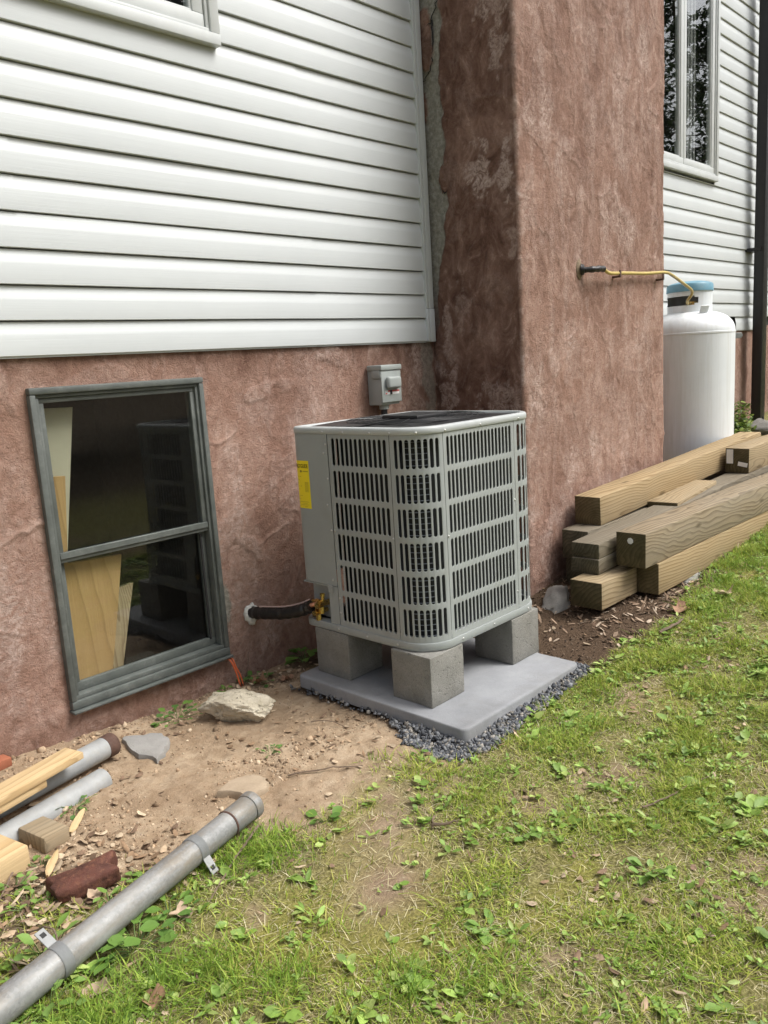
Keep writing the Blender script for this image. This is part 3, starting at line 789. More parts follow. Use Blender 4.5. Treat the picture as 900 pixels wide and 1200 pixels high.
obj("jamb_strips", boxes([((RWX1 - 1.02 + .03 * k, .07 + .02 * (k % 2), RWZ + .1), (RWX1 - .99 + .03 * k, .075 + .02 * (k % 2), 4.5)) for k in range(4)]), M_JAMB, rw)
# black square downpipe at the far right
dp = empty("downpipe", (5.17, -.12, .55))
tag(dp, "black square downpipe running down the white siding at the right edge", "downpipe")
b0 = box((-.058, -.045, .02), (.058, .045, 4.4), .008, 2, 40); obj("pipe", b0, M_POST, dp)
obj("bracket", box((-.09, -.02, 1.6), (.09, .115, 1.63), .002), M_POST, dp)
obj("elbow", tube(smooth_path([(0, 0, .09), (0.0, -.03, .03), (.06, -.16, .0), (.10, -.30, -.01)], 5), .055, 4), M_POST, dp)

# ================================================================== CONDENSER UNIT
AX0, AX1, AY0, AYB = -.651, .086, -.980, -.296
AZ0, AZT = .312, 1.116            # under side of the pan, under side of the top rim
RF, RB = .128, .035               # front and back corner radii
ac = empty("condenser_unit", ((AX0 + AX1) / 2, (AY0 + AYB) / 2, AZ0))
tag(ac, "grey louvred heat pump condenser standing on concrete blocks by the wall", "heat pump")
AC0 = np.array(ac.location)
segs = []     # (length, fn(t)->x,y,nx,ny), t in metres along the segment
def seg_line(p0, p1, n):
    p0 = np.array(p0, float); p1 = np.array(p1, float); L = np.linalg.norm(p1 - p0); d = (p1 - p0) / L
    return L, (lambda t: (p0[0] + d[0] * t, p0[1] + d[1] * t, np.full_like(t, n[0]), np.full_like(t, n[1])))
def seg_arc(c, r, a0, a1):
    L = abs(a1 - a0) * r
    def f(t):
        a = a0 + (a1 - a0) * t / L
        return c[0] + r * np.cos(a), c[1] + r * np.sin(a), np.cos(a), np.sin(a)
    return L, f
pi = math.pi
segs = [seg_line((AX0, AYB - RB), (AX0, AY0 + RF), (-1, 0)),
        seg_arc((AX0 + RF, AY0 + RF), RF, pi, 1.5 * pi),
        seg_line((AX0 + RF, AY0), (AX1 - RF, AY0), (0, -1)),
        seg_arc((AX1 - RF, AY0 + RF), RF, 1.5 * pi, 2 * pi),
        seg_line((AX1, AY0 + RF), (AX1, AYB - RB), (1, 0)),
        seg_arc((AX1 - RB, AYB - RB), RB, 0, .5 * pi),
        seg_line((AX1 - RB, AYB), (AX0 + RB, AYB), (0, 1)),
        seg_arc((AX0 + RB, AYB - RB), RB, .5 * pi, pi)]
SL = np.array([s[0] for s in segs]); SC = np.concatenate([[0], np.cumsum(SL)]); PER = SC[-1]
def acp(u, off=0.0):
    u = np.mod(np.asarray(u, float), PER); out = np.zeros((len(u), 4))
    k = np.clip(np.searchsorted(SC, u, side='right') - 1, 0, len(segs) - 1)
    for s in range(len(segs)):
        m = k == s
        if m.any(): out[m] = np.stack([np.broadcast_to(q, (m.sum(),)) for q in segs[s][1](u[m] - SC[s])], axis=1)
    x = out[:, 0] + out[:, 2] * off; y = out[:, 1] + out[:, 3] * off
    return np.c_[x, y]
def acmap(uz, off):
    xy = acp(uz[:, 0], off); return np.c_[xy, uz[:, 1]] - AC0
# anchors along the perimeter (u) for points of the left and front faces
def uL(y): return (AYB - RB) - y
def uF(x): return SC[2] + (x - (AX0 + RF))
ROW_T, ROW_P, ROW_H = 1.099, .1252, .1065
rows = [(ROW_T - k * ROW_P - ROW_H, ROW_T - k * ROW_P) for k in range(6)]
def louvre(ua, ub, n, s0, s1, name="louvre_panel"):
    """panel from ua to ub with n columns x 6 rows of round-ended slots between s0 and s1"""
    V = []; F = []; T = []; cnt = 0
    cw = (s1 - s0) / n; sw = cw * .68
    zlo, zhi = .3455, 1.1145
    zb = [zlo] + [(rows[k][0] + rows[k + 1][1]) / 2 for k in range(4, -1, -1)] + [zhi]
    zb = sorted(zb)
    def quadstrip(u0, u1, z0, z1, nu=1):
        nonlocal cnt
        us_ = np.linspace(u0, u1, nu + 1)
        P = np.array([(u, z) for u in us_ for z in (z0, z1)])
        V.append(acmap(P, 0.0))
        for i in range(nu): F.append((cnt + 2 * i, cnt + 2 * i + 2, cnt + 2 * i + 3, cnt + 2 * i + 1))
        cnt += len(P)
    for r in range(6):
        z0, z1 = zb[r], zb[r + 1]
        quadstrip(ua, s0, z0, z1, 2); quadstrip(s1, ub, z0, z1, 2)
        rz0, rz1 = sorted(rows)[r]
        for c in range(n):
            a = s0 + c * cw; b = a + cw; m = (a + b) / 2; h = sw / 2
            inn = []
            for q in range(7): th = pi + pi * q / 6; inn.append((m + h * math.cos(th), rz0 + h + h * math.sin(th)))
            for q in range(7): th = pi * q / 6; inn.append((m + h * math.cos(th), rz1 - h + h * math.sin(th)))
            outp = [(a, rz0 + h), (a, z0), (a + cw * .25, z0), (m, z0), (b - cw * .25, z0), (b, z0), (b, rz0 + h),
                    (b, rz1 - h), (b, z1), (b - cw * .25, z1), (m, z1), (a + cw * .25, z1), (a, z1), (a, rz1 - h)]
            lip = [(m + (x - m) * .94, (rz0 + rz1) / 2 + (z - (rz0 + rz1) / 2) * .985) for x, z in inn]
            V.append(acmap(np.array(outp), 0.0)); V.append(acmap(np.array(inn), -.0008)); V.append(acmap(np.array(lip), -.0030))
            for i in range(14):
                j = (i + 1) % 14
                F.append((cnt + i, cnt + j, cnt + 14 + j, cnt + 14 + i)); F.append((cnt + 14 + i, cnt + 14 + j, cnt + 28 + j, cnt + 28 + i))
            cnt += 42
    me = mesh_np(name, np.concatenate(V), np.array(F), smooth=True)
    bm = bmesh.new(); bm.from_mesh(me); bmesh.ops.remove_doubles(bm, verts=bm.verts, dist=.0002)
    bmesh.ops.recalc_face_normals(bm, faces=bm.faces[:]); bm.to_mesh(me); bm.free()
    me.set_sharp_from_angle(angle=R_(32))
    return obj(name, me, M_AC, ac)
G_ = .0011
uA = uL(-.506); uB = uL(-.832); uC = uF(-.529); uD = uF(-.088); uE = SC[4] + .03; uEnd = SC[5] - .02
louvre(uA + G_, uB - G_, 12, uL(-.522), uL(-.818))
louvre(uB + G_, uC - G_, 8, uB + .016, uC - .016, "corner_louvre")
louvre(uC + G_, uD - G_, 18, uF(-.513), uF(-.104))
louvre(uD + G_, uE - G_, 8, uD + .016, uE - .016, "corner_louvre")
louvre(uE + G_, uEnd, 13, uE + .016, uEnd - .016)
def sheetpanel(us_, z0, z1, name, off=0.0, thick=.004, mat=M_AC, bev=True):
    us_ = np.asarray(us_, float); n = len(us_)
    P = [acmap(np.c_[us_, np.full(n, z)], o) for (z, o) in ((z0, off - .010), (z0, off - .0012), (z0 + .0012, off), (z1 - .0012, off), (z1, off - .0012), (z1, off - .010))]
    V = np.concatenate(P); F = []
    for r in range(5):
        for i in range(n - 1): F.append((r * n + i, r * n + i + 1, (r + 1) * n + i + 1, (r + 1) * n + i))
    me = mesh_np(name, V, np.array(F), smooth=True); me.set_sharp_from_angle(angle=R_(35))
    return obj(name, me, mat, ac)
uSt = uL(-.452)
sheetpanel(np.concatenate([np.linspace(-.26, -SL[7], 4), np.linspace(-SL[7], 0, 10), np.linspace(.01, uA - G_, 8)]), .506, 1.1145, "service_panel", .0012)
sheetpanel(np.linspace(uSt, uA - G_, 4), .3455, .504, "lower_panel", .0004)
sheetpanel(np.linspace(uSt - .002, uSt + .027, 3), .475, .508, "cable_clip", .004)
sheetpanel(np.concatenate([np.linspace(uEnd + .002, SC[5], 3), np.linspace(SC[5], SC[6], 8), np.linspace(SC[6], PER - .262, 8)]), .3455, 1.1145, "back_panel")
# recess behind the service valves
obj("valve_plate", boxes([((AX0 + .050, -.455, .3455), (AX0 + .054, AYB - .004, .503)), ((AX0 + .001, -.4545, .3455), (AX0 + .05, -.4515, .503)), ((AX0 + .002, -.452, .498), (AX0 + .052, AYB - .002, .5035))]), M_AC, ac).location = -Vector(AC0)
# base pan and top rim as rounded loops
def loop(prof, name, mat, n=160, closed=False, sharp=40):
    us_ = np.linspace(0, PER, n, endpoint=False)
    V = np.concatenate([acmap(np.c_[us_, np.full(n, z)], o) for o, z in prof]); F = []
    m = len(prof); jj = np.arange(n); kk = (jj + 1) % n
    for r in range(m - 1 + (1 if closed else 0)):
        q = (r + 1) % m; F.append(np.c_[r * n + jj, r * n + kk, q * n + kk, q * n + jj])
    F = np.concatenate(F); T = []
    me = mesh_np(name, V, F, smooth=True); me.set_sharp_from_angle(angle=R_(sharp))
    return obj(name, me, mat, ac)
loop([(-.05, AZ0 + .001), (-.004, AZ0), (.003, AZ0 + .003), (.0055, AZ0 + .009), (.0055, AZ0 + .026), (.004, AZ0 + .0325), (-.003, AZ0 + .0335), (-.012, AZ0 + .0338), (-.34, AZ0 + .0338)], "base_pan", M_AC)
rim = loop([(-.03, AZT - .001), (.003, AZT - .001), (.0045, AZT + .001), (.0050, AZT + .012), (.0040, AZT + .019), (.0005, AZT + .0235), (-.006, AZT + .0255), (-.018, AZT + .025), (-.022, AZT + .020), (-.023, AZT + .008)], "top_rim", M_ACRIM)
lid = loop([(-.0225, AZT + .012), (-.05, AZT + .018), (-.12, AZT + .021), (-.2, AZT + .0235), (-.335, AZT + .025)], "top_cover", M_BLACK)
tc_ = np.array([(AX0 + AX1) / 2, (AY0 + AYB) / 2])
# fan guard wires and the raised motor cap
parts = []
th = np.linspace(0, 2 * pi, 49)
for k in range(9):
    r = .09 + .024 * k
    P = np.c_[r * np.cos(th), r * np.sin(th), np.full(49, AZT + .030 - AZ0)]
    parts.append(tube_np(P, .0013, 5, False))
for k in range(12):
    a = 2 * pi * k / 12
    parts.append(tube_np([(.08 * math.cos(a), .08 * math.sin(a), AZT + .032 - AZ0), (.285 * math.cos(a), .285 * math.sin(a), AZT + .029 - AZ0)], .0014, 5, False))
obj("fan_guard", mesh_np("fan_guard", *merge(parts), smooth=True), M_BLACK, ac)
obj("motor_cap", box((-.095, -.095, AZT + .027 - AZ0), (.095, .095, AZT + .046 - AZ0), .006, 2, 40), M_BLACK, ac)
# coil behind the louvres
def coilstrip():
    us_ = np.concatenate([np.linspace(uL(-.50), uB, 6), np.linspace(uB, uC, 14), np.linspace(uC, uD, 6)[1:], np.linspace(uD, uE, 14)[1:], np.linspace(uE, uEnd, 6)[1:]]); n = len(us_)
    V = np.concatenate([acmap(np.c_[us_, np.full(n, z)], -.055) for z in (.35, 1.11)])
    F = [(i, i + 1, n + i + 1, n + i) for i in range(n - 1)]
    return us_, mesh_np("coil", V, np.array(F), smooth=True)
us_, cme = coilstrip()
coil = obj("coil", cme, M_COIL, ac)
parts = []
uc_ = np.linspace(uB + .045, uC - .045, 12)
for k in range(35):
    z = .362 + k * .0213
    parts.append(tube_np(acmap(np.c_[uc_, np.full(len(uc_), z)], -.034), .0016, 4, False))
obj("coil_tubes", mesh_np("coil_tubes", *merge(parts), smooth=True), M_FIN, coil)
# screws
sb = bmesh.new(); bmesh.ops.create_uvsphere(sb, u_segments=8, v_segments=6, radius=.0048)
for v in sb.verts: v.co.z *= .7
SCREW = from_bm(sb, "screw", 60); SCREW.materials.append(M_SCREW)
def screw(u, z, off=.001):
    q = acmap(np.array([(u, z)]), off)[0]; d = acp([u], 1.0)[0] - acp([u], 0.0)[0]
    o = bpy.data.objects.new("screw", SCREW); o.location = q; o.rotation_euler = Vector((d[0], d[1], 0)).to_track_quat('Z', 'Y').to_euler(); link(o, ac)
for y_ in (-.486, -.60, -.74, -.84): screw(uL(y_), AZT + .006, .0045)
for x_ in (-.60, -.52, -.31, -.06): screw(uF(x_) if x_ > AX0 + RF else SC[1] + .09, AZT + .006, .0045)
for y_ in (-.50, -.66, -.82): screw(uL(y_), AZ0 + .018, .0055)
for x_ in (-.47, -.27, -.03): screw(uF(x_), AZ0 + .018, .0055)
for z_ in (1.075, .94, .735): screw(uA - .010, z_, .0012)
for z_ in (1.04, .835, .53): screw(uA - .024, z_, .0012)
for z_ in (.735, .46, .40): screw(uA + .007, z_, .0)
for z_ in (.735,): screw(uB - .007, z_, .0); screw(uC + .008, z_, 0)
for z_ in (.80, .42): screw(uD - .006, z_, 0)
# yellow energy label, wrapped round the back left corner
lu0, lu1, lz0, lz1 = -.052, uL(-.388), .812, 1.006
n = 24; us_ = np.linspace(lu0, lu1, n)
V = np.concatenate([acmap(np.c_[us_, np.full(n, z)], .0019) for z in (lz0, lz1)])
label = obj("energy_label", mesh_np("energy_label", V, np.array([(i, i + 1, n + i + 1, n + i) for i in range(n - 1)]), smooth=True), M_YELLOW, ac)
label["label"] = "yellow printed energy label"
def text_mesh(body, size):
    cu = bpy.data.curves.new("lettering", 'FONT'); cu.body = body; cu.size = size; cu.resolution_u = 3; cu.align_x = 'LEFT'
    o = bpy.data.objects.new("lettering", cu); COL.objects.link(o)
    dg = bpy.context.evaluated_depsgraph_get(); dg.update()
    me = bpy.data.meshes.new_from_object(o.evaluated_get(dg)); bpy.data.objects.remove(o); bpy.data.curves.remove(cu)
    return me
def label_text(body, u, z, width, hgt, mat, name="lettering", bold=0.0):
    me = text_mesh(body, 1.0); co = np.zeros(len(me.vertices) * 3, np.float32); me.vertices.foreach_get("co", co); co = co.reshape(-1, 3)
    lo = co.min(axis=0); d = co.max(axis=0) - lo
    uz = np.c_[u + (co[:, 0] - lo[0]) / d[0] * width, z + (co[:, 1] - lo[1]) / d[1] * hgt]
    me.vertices.foreach_set("co", acmap(uz, .0026).astype(np.float32).ravel()); me.update()
    return obj(name, me, mat, label)
label_text("ENERGYGUIDE", lu0 + .012, .976, lu1 - lu0 - .018, .016, M_INK)
label_text("ENERGYGUIDE", lu0 + .0125, .9763, lu1 - lu0 - .018, .016, M_INK)
def ink(L, mat, name):
    V = []; F = []
    for (u0, u1, z0, z1) in L:
        c = len(V) * 8
        q = np.linspace(u0, u1, 4); V.append(np.concatenate([acmap(np.c_[q, np.full(4, z)], .0024) for z in (z0, z1)]))
        F += [(c + i, c + i + 1, c + 5 + i, c + 4 + i) for i in range(3)]
    return obj(name, mesh_np(name, np.concatenate(V), np.array(F)), mat, label)
um = lu1 - .052
ink([(um, um + .008, .960, .966), (um + .002, um + .006, .957, .960)], M_INK, "print_mark")
fine = [(um + .014, lu1 - .006, .961, .9645)]
for k in range(9): fine.append((lu0 + .01, lu1 - .05 - .01 * (k % 3), .940 - .013 * k, .9425 - .013 * k))
for k in range(11): fine.append((lu1 - .030, lu1 - .008, .918 - .0038 * k, .9195 - .0038 * k))
for k in range(4): fine.append((lu0 + .02, lu1 - .012 - .01 * (k % 2), .838 - .006 * k, .8395 - .006 * k))
ink(fine, M_INKDIM, "fine_print")
# brass service valves in the recess
def hexnut(bm, c, r, h, ax):
    M = Matrix.Translation(c) @ Vector(ax).to_track_quat('Z', 'Y').to_matrix().to_4x4()
    bmesh.ops.create_cone(bm, cap_ends=True, segments=6, radius1=r, radius2=r, depth=h, matrix=M)
def cyl(bm, c, r, h, ax, n=14):
    M = Matrix.Translation(c) @ Vector(ax).to_track_quat('Z', 'Y').to_matrix().to_4x4()
    bmesh.ops.create_cone(bm, cap_ends=True, segments=n, radius1=r, radius2=r, depth=h, matrix=M)
for k, (yy, zz, sc_) in enumerate(((-.395, .415, .8), (-.375, .378, .65))):
    bm = bmesh.new(); c = Vector((AX0 + .012, yy, zz)) - Vector(AC0)
    cyl(bm, c, .015 * sc_, .075, (1, 0, 0)); hexnut(bm, c + Vector((-.018, 0, 0)), .021 * sc_, .022, (1, 0, 0))
    cyl(bm, c + Vector((0, 0, .025 * sc_)), .010 * sc_, .035, (0, 0, 1)); hexnut(bm, c + Vector((0, 0, .045 * sc_)), .013 * sc_, .014, (0, 0, 1))
    cyl(bm, c + Vector((0, .03, 0)), .012 * sc_, .06, (0, 1, 0)); hexnut(bm, c + Vector((0, .03, 0)), .019 * sc_, .02, (0, 1, 0)); hexnut(bm, c + Vector((-.01, 0, -.03 * sc_)), .012, .03, (0, 0, 1))
    obj("service_valve", from_bm(bm, smooth=40), M_BRASS, ac)

# ---- pad, blocks
def rough_block(name, lo, hi, mat, label, cat, group=None, chip=.004, bev=.006, seed=1, div=10, parent=None):
    bm = bmesh.new(); bm_box(bm, [-(b - a) / 2 for a, b in zip(lo, hi)], [(b - a) / 2 for a, b in zip(lo, hi)], bev, 2)
    bmesh.ops.subdivide_edges(bm, edges=bm.edges[:], cuts=2, use_grid_fill=True)
    co = np.array([v.co for v in bm.verts]); r = np.random.default_rng(seed)
    for v in bm.verts:
        p_ = v.co
        n_ = perlin(p_.x * 28 + p_.z * 9, p_.y * 28 + seed, seed) * chip
        v.co += Vector((p_.x, p_.y, p_.z)).normalized() * n_
    me = from_bm(bm, smooth=45)
    o = obj(name, me, mat, parent, loc=[(a + b) / 2 for a, b in zip(lo, hi)])
    if label: tag(o, label, cat, group)
    return o
bm = bmesh.new()
bm_box(bm, (-.382, -.4406, -.025), (.382, .4406, .025), 0)
bm.clear()
ol = []
for (qx, qy, a0) in ((.382, .4406, 0), (-.382, .4406, 90), (-.382, -.4406, 180), (.382, -.4406, 270)):
    for da in np.linspace(0, 90, 7):
        a = R_(a0 + da); ol.append((qx - math.copysign(.028, qx) + .028 * math.cos(a), qy - math.copysign(.028, qy) + .028 * math.sin(a)))
ol = np.array(ol); rings_ = []
for s_, z_ in ((0, -.025), (0, .017), (-.0018, .0225), (-.006, .025)):
    nrm = ol / np.linalg.norm(ol, axis=1)[:, None]; rings_.append([bm.verts.new((x_ + nx_ * s_, y_ + ny_ * s_, z_)) for (x_, y_), (nx_, ny_) in zip(ol, nrm)])
for ra, rb in zip(rings_, rings_[1:]):
    for i in range(len(ol)): j = (i + 1) % len(ol); bm.faces.new((ra[i], ra[j], rb[j], rb[i]))
bm.faces.new(rings_[-1]); bm.faces.new(rings_[0][::-1])
tag(obj("equipment_pad", from_bm(bm, smooth=50), M_PAD, loc=(-.354, -.7476, .0933)), "flat grey concrete pad lying in gravel under the condenser", "pad")
PT = .1185
rough_block("concrete_block", (-.667, -.985, PT), (-.473, -.791, .3119), M_CMU, "grey concrete block under the front corner of the condenser, nearest the lawn", "block", "blocks carrying the condenser", .0022, .004, 3)
rough_block("concrete_block", (-.655, -.545, PT), (-.461, -.351, .3119), M_CMU, "grey concrete block under the condenser beside the brass valves", "block", "blocks carrying the condenser", .0022, .004, 5)
rough_block("concrete_block", (-.150, -.985, PT), (.044, -.791, .3119), M_CMU, "grey concrete block under the condenser end nearest the timbers", "block", "blocks carrying the condenser", .0022, .004, 8)

# ---- refrigerant line from the wall to the valves
ln = empty("refrigerant_line", (-.722, -.03, .33))
tag(ln, "black taped refrigerant pipe running from the stucco wall to the brass valves", "pipe")
L0 = np.array(ln.location)
P = smooth_path([(-.722, .02, .333), (-.722, -.05, .338), (-.716, -.14, .350), (-.700, -.23, .362), (-.680, -.31, .385), (-.668, -.352, .405)], 6)
rr = .0265 + .002 * np.sin(np.arange(len(P)) * 2.1) + rng.normal(0, .0008, len(P))
obj("insulation", tube(P - L0, rr, 14), M_TAPE, ln)
P2 = P[8:] + np.array([-.004, 0, .030]) ; obj("control_wire", tube(P2 - L0, .0035, 6), simple("pale_wire", (.45, .33, .30), .5, bd=0), ln)
obj("copper_stub", tube(np.array([(-.668, -.345, .405), (-.655, -.372, .413), (-.640, -.388, .415)]) - L0, .010, 10), M_COPPER, ln)
bm = bmesh.new(); bmesh.ops.create_icosphere(bm, subdivisions=4, radius=1.0)
for v in bm.verts:
    a = v.co.copy(); k = 1 + .28 * perlin(a.x * 2.2 + 3, a.z * 2.2 + a.y, 4) + .14 * perlin(a.x * 6, a.z * 6 + a.y * 5, 6)
    v.co = Vector((a.x * .036 * k, a.y * .020 * k, a.z * .046 * k))
obj("sealant_collar", from_bm(bm, smooth=80), M_FOAM, ln, loc=Vector((-.722, -.012, .327)) - Vector(L0))

# ---- electrical disconnect with its conduit
dc = empty("disconnect_box", (.165, -.012, 1.167))
tag(dc, "small grey electrical disconnect box on the stucco wall above the condenser", "electrical box")
obj("housing", box((-.066, -.082, 0), (.066, .004, .176), .005, 2, 40), M_DISC, dc)
obj("cover", boxes([((-.070, -.094, .012), (.070, -.0825, .165))], .004, 2, 40), M_DISC, dc)
obj("rain_hood", boxes([((-.074, -.100, .166), (.074, .0, .192)), ((-.0745, -.09, .128), (-.0665, -.03, .168))], .006, 2, 40), M_DISC, dc)
obj("pull_handle", box((-.046, -.122, .078), (.048, -.0945, .136), .013, 4, 50), M_DISC, dc)
obj("warning_label", box((-.050, -.0956, .050), (.050, -.0942, .070)), M_PAPER, dc)
obj("warning_stripe", boxes([((-.030, -.0962, .062), (.050, -.0957, .070)), ((-.048, -.0962, .052), (-.036, -.0957, .058))]), M_RED, dc)
obj("latch", box((-.016, -.101, .050), (-.004, -.0945, .070), .002), M_INK, dc)
obj("conduit", tube([(-.012, -.045, .004), (-.012, -.045, -.04), (-.012, -.052, -.10), (-.012, -.07, -.25), (-.012, -.09, -.45)], .016, 12), M_POST, dc)
obj("conduit_nut", tube([(-.012, -.045, -.001), (-.012, -.045, -.022)], .024, 8), M_DISC, dc)

# ================================================================== PROPANE TANK
TX, TY, TR = 3.13, -.325, .307
tz = gz(TX, TY) - .03
tk = empty("propane_tank", (TX, TY, tz))
tag(tk, "tall white propane tank with blue lid standing behind the chimney", "gas tank")
top = 1.595 - tz
prof = [(TR - .04, .07), (TR - .01, .10), (TR, .15)] + [(TR, z) for z in (.4, .8, top - .165)] + [(TR + .003, top - .163), (TR + .003, top - .152), (TR, top - .150)]
prof += [(TR * math.cos(a) ** .62 if a < 1.56 else 0.001, top - .150 + .150 * math.sin(a)) for a in np.linspace(.06, pi / 2, 14)]
obj("body", lathe(prof, 64), M_TANK, tk)
obj("foot_ring", lathe([(TR - .05, .0), (TR - .045, .0), (TR - .045, .1), (TR - .05, .1)], 40), M_TANK, tk)
# collar with hand slots
nC = 72; RCOL = .152; zc0, zc1 = top - .012, top + .162
V = []; F = []
zrow = [zc0, zc0 + .052, zc0 + .064, zc0 + .084, zc0 + .104, zc0 + .116, zc1]
for off in (0, -.004):
    for z in zrow:
        for k in range(nC): a = 2 * pi * k / nC; V.append(((RCOL + off) * math.cos(a), (RCOL + off) * math.sin(a), z))
nr = len(zrow)
def slotted(k, r):
    a = (k + .5) / nC * 360
    for c0 in (165,):
        d = abs((a - c0 + 180) % 360 - 180)
        if r in (2, 3) and d < 58: return True
        if r in (1, 4) and d < 51: return True
    return False
for o_ in (0, 1):
    for r in range(nr - 1):
        for k in range(nC):
            if slotted(k, r): continue
            q = (k + 1) % nC; b = o_ * nr * nC
            F.append((b + r * nC + k, b + r * nC + q, b + (r + 1) * nC + q, b + (r + 1) * nC + k))
me = mesh_np("collar", np.array(V), np.array(F), smooth=True); me.set_sharp_from_angle(angle=R_(40)); obj("collar", me, M_TANK, tk)
obj("lid", lathe([(.001, zc1 + .050), (.08, zc1 + .046), (.125, zc1 + .038), (.150, zc1 + .028), (.1575, zc1 + .016), (.160, zc1 - .026), (.1535, zc1 - .026), (.1535, zc1 - .004), (.001, zc1 - .002)], 56), M_BLUE, tk)
bm = bmesh.new(); cyl(bm, Vector((0, 0, top + .02)), .02, .06, (0, 0, 1)); hexnut(bm, Vector((0, 0, top + .055)), .028, .03, (0, 0, 1)); cyl(bm, Vector((.03, -.03, top + .05)), .012, .08, (1, -1, 0)); cyl(bm, Vector((-.05, -.05, top + .04)), .03, .05, (0, 0, 1))
obj("valve", from_bm(bm, smooth=40), M_BRASS, tk)
bm = bmesh.new()
Mx = Matrix.Translation((-.13, -.155, top - .012)) @ Euler((R_(25), 0, R_(-40))).to_matrix().to_4x4()
bm_box(bm, (-.03, -.006, -.03), (.03, .006, .045), .004, 2, Mx); obj("lifting_lug", from_bm(bm, smooth=40), M_TANK, tk)
Mx = Matrix.Translation((.155, -.265, top - .19)) @ Matrix.Rotation(R_(-60), 4, 'Z'); bm = bmesh.new(); bm_box(bm, (-.02, -.004, -.02), (.045, .004, .02), .003, 1, Mx); cyl(bm, Vector((.175, -.295, top - .19)), .016, .02, (.87, .5, 0)); obj("side_lug", from_bm(bm, smooth=40), M_GALV2, tk)
# yellow gas pipe from the chimney to the tank
gp = empty("gas_pipe", (1.16, CHY, 1.785)); g0 = np.array(gp.location)
tag(gp, "yellow gas pipe from the chimney face to the propane tank valve", "gas pipe")
P = smooth_path([(1.16, CHY + .02, 1.783), (1.21, CHY - .055, 1.782), (1.30, CHY - .065, 1.786), (1.40, CHY - .050, 1.770), (1.60, CHY - .040, 1.778), (1.85, CHY - .038, 1.785), (2.12, CHY - .036, 1.800), (2.35, CHY + .02, 1.795), (2.62, CHY + .07, 1.762), (2.78, CHY + .08, 1.722), (2.825, CHY + .10, 1.690), (2.86, CHY + .14, 1.660), (3.05, TY - .02, 1.640)], 7)
obj("pipe", tube(P - g0, .0095, 12), M_HOSE, gp)
obj("taped_end", tube(P[2:15] - g0, .016 + .002 * np.sin(np.arange(13) * 1.7), 12), M_TAPE, gp)
bm = bmesh.new(); bmesh.ops.create_icosphere(bm, subdivisions=4, radius=1)
for v in bm.verts:
    a = v.co.copy(); k = 1 + .2 * perlin(a.x * 3, a.z * 3 + a.y, 14); v.co = Vector((a.x * .030 * k, a.y * .012, a.z * .052 * k))
obj("wall_sleeve", from_bm(bm, smooth=80), simple("tan_sealant", (.20, .15, .095), .85, var=.4, sc=50, bsc=90, bd=.003), gp, loc=Vector((1.155, CHY - .004, 1.785)) - Vector(g0))
obj("sleeve_hole", tube(np.array([(1.165, CHY - .012, 1.783), (1.172, CHY - .026, 1.783)]) - g0, [.030, .026], 14), M_TAPE, gp)
for xx in (1.52, 2.06):
    obj("pipe_clip", boxes([((xx - .008, CHY - .052, 1.752), (xx + .008, CHY + .004, 1.762)), ((xx - .008, CHY - .054, 1.757), (xx + .008, CHY - .048, 1.790))], .001), M_RUSTD, gp, loc=-Vector(g0))

# ================================================================== TIMBERS
GT = "timbers stacked in front of the chimney"
def timber(x, y, z, L, w, h, mat, label, yaw=0.0, pitch=0.0, seed=0, bev=.004, name="timber", group=GT, cat="timber", nx=14):
    """x, y, z = lower front left corner (near end); local X along the length"""
    r = np.random.default_rng(seed + 100)
    bm = bmesh.new(); bm_box(bm, (0, 0, 0), (L, w, h), bev, 2)
    es = [e for e in bm.edges if abs(e.verts[0].co.x - e.verts[1].co.x) > L * .5]
    bmesh.ops.subdivide_edges(bm, edges=es, cuts=nx)
    for v in bm.verts:
        v.co.y += .0025 * perlin(v.co.x * 1.7 + seed, v.co.z * 9, seed) ; v.co.z += .0025 * perlin(v.co.x * 1.3, v.co.y * 9 + seed, seed + 3)
        if v.co.x < .01 or v.co.x > L - .01: v.co.x += .003 * perlin(v.co.y * 14, v.co.z * 14 + seed, seed)
    o = obj(name, from_bm(bm, smooth=40), mat, None, (x, y, z), (0, -pitch, yaw))
    return tag(o, label, cat, group)
pt = R_(1.75)
timber(.868, -1.138, .181, 3.6, .158, .155, M_T_FRESH, "fresh tan timber lying lowest at the front beside the grass", R_(0), 0, 1)
t2 = timber(.748, -1.128, .338, 3.8, .152, .167, M_T_GREY, "long timber with swirling dark grain on top of the front row", R_(-.6), 0, 2)
timber(.508, -1.030, .181, .352, .165, .129, M_T_TAN, "short timber end at ground level, lowest left in the pile", 0, 0, 3)
timber(.626, -.952, .312, 2.9, .150, .072, M_T_OLD, "lower grey plank of the pair in the middle of the pile", 0, pt, 4)
timber(.634, -.950, .3865, 2.88, .148, .073, M_T_OLD, "upper grey plank of the pair in the middle, under the short plank", 0, pt, 46)
timber(.850, -.770, .312, 2.3, .150, .150, M_T_OLD, "dark timber at the back of the pile close to the chimney", 0, pt * .3, 5)
timber(.880, -.765, .165, 2.3, .145, .145, M_T_OLD, "darkest timber at the back, on the ground below the others", 0, 0, 6)
t5 = timber(1.000, -.762, .464, 2.34, .150, .150, M_T_FRESH, "long tan timber on top at the back, leading towards the tank", R_(-.2), R_(2.4), 7)
t8 = timber(2.600, -.946, .523, 2.0, .150, .160, M_T_TAN, "topmost timber at the right edge with white tags stapled to its end", 0, R_(.6), 8)
obj("paper_tag", box((-.0050, .1, .06), (-.0032, .142, .152)), M_PAPER, t8)
obj("paper_tag", box((-.0055, .018, .035), (-.0040, .078, .062)), M_PAPER, t8, rot=(R_(10), 0, 0))
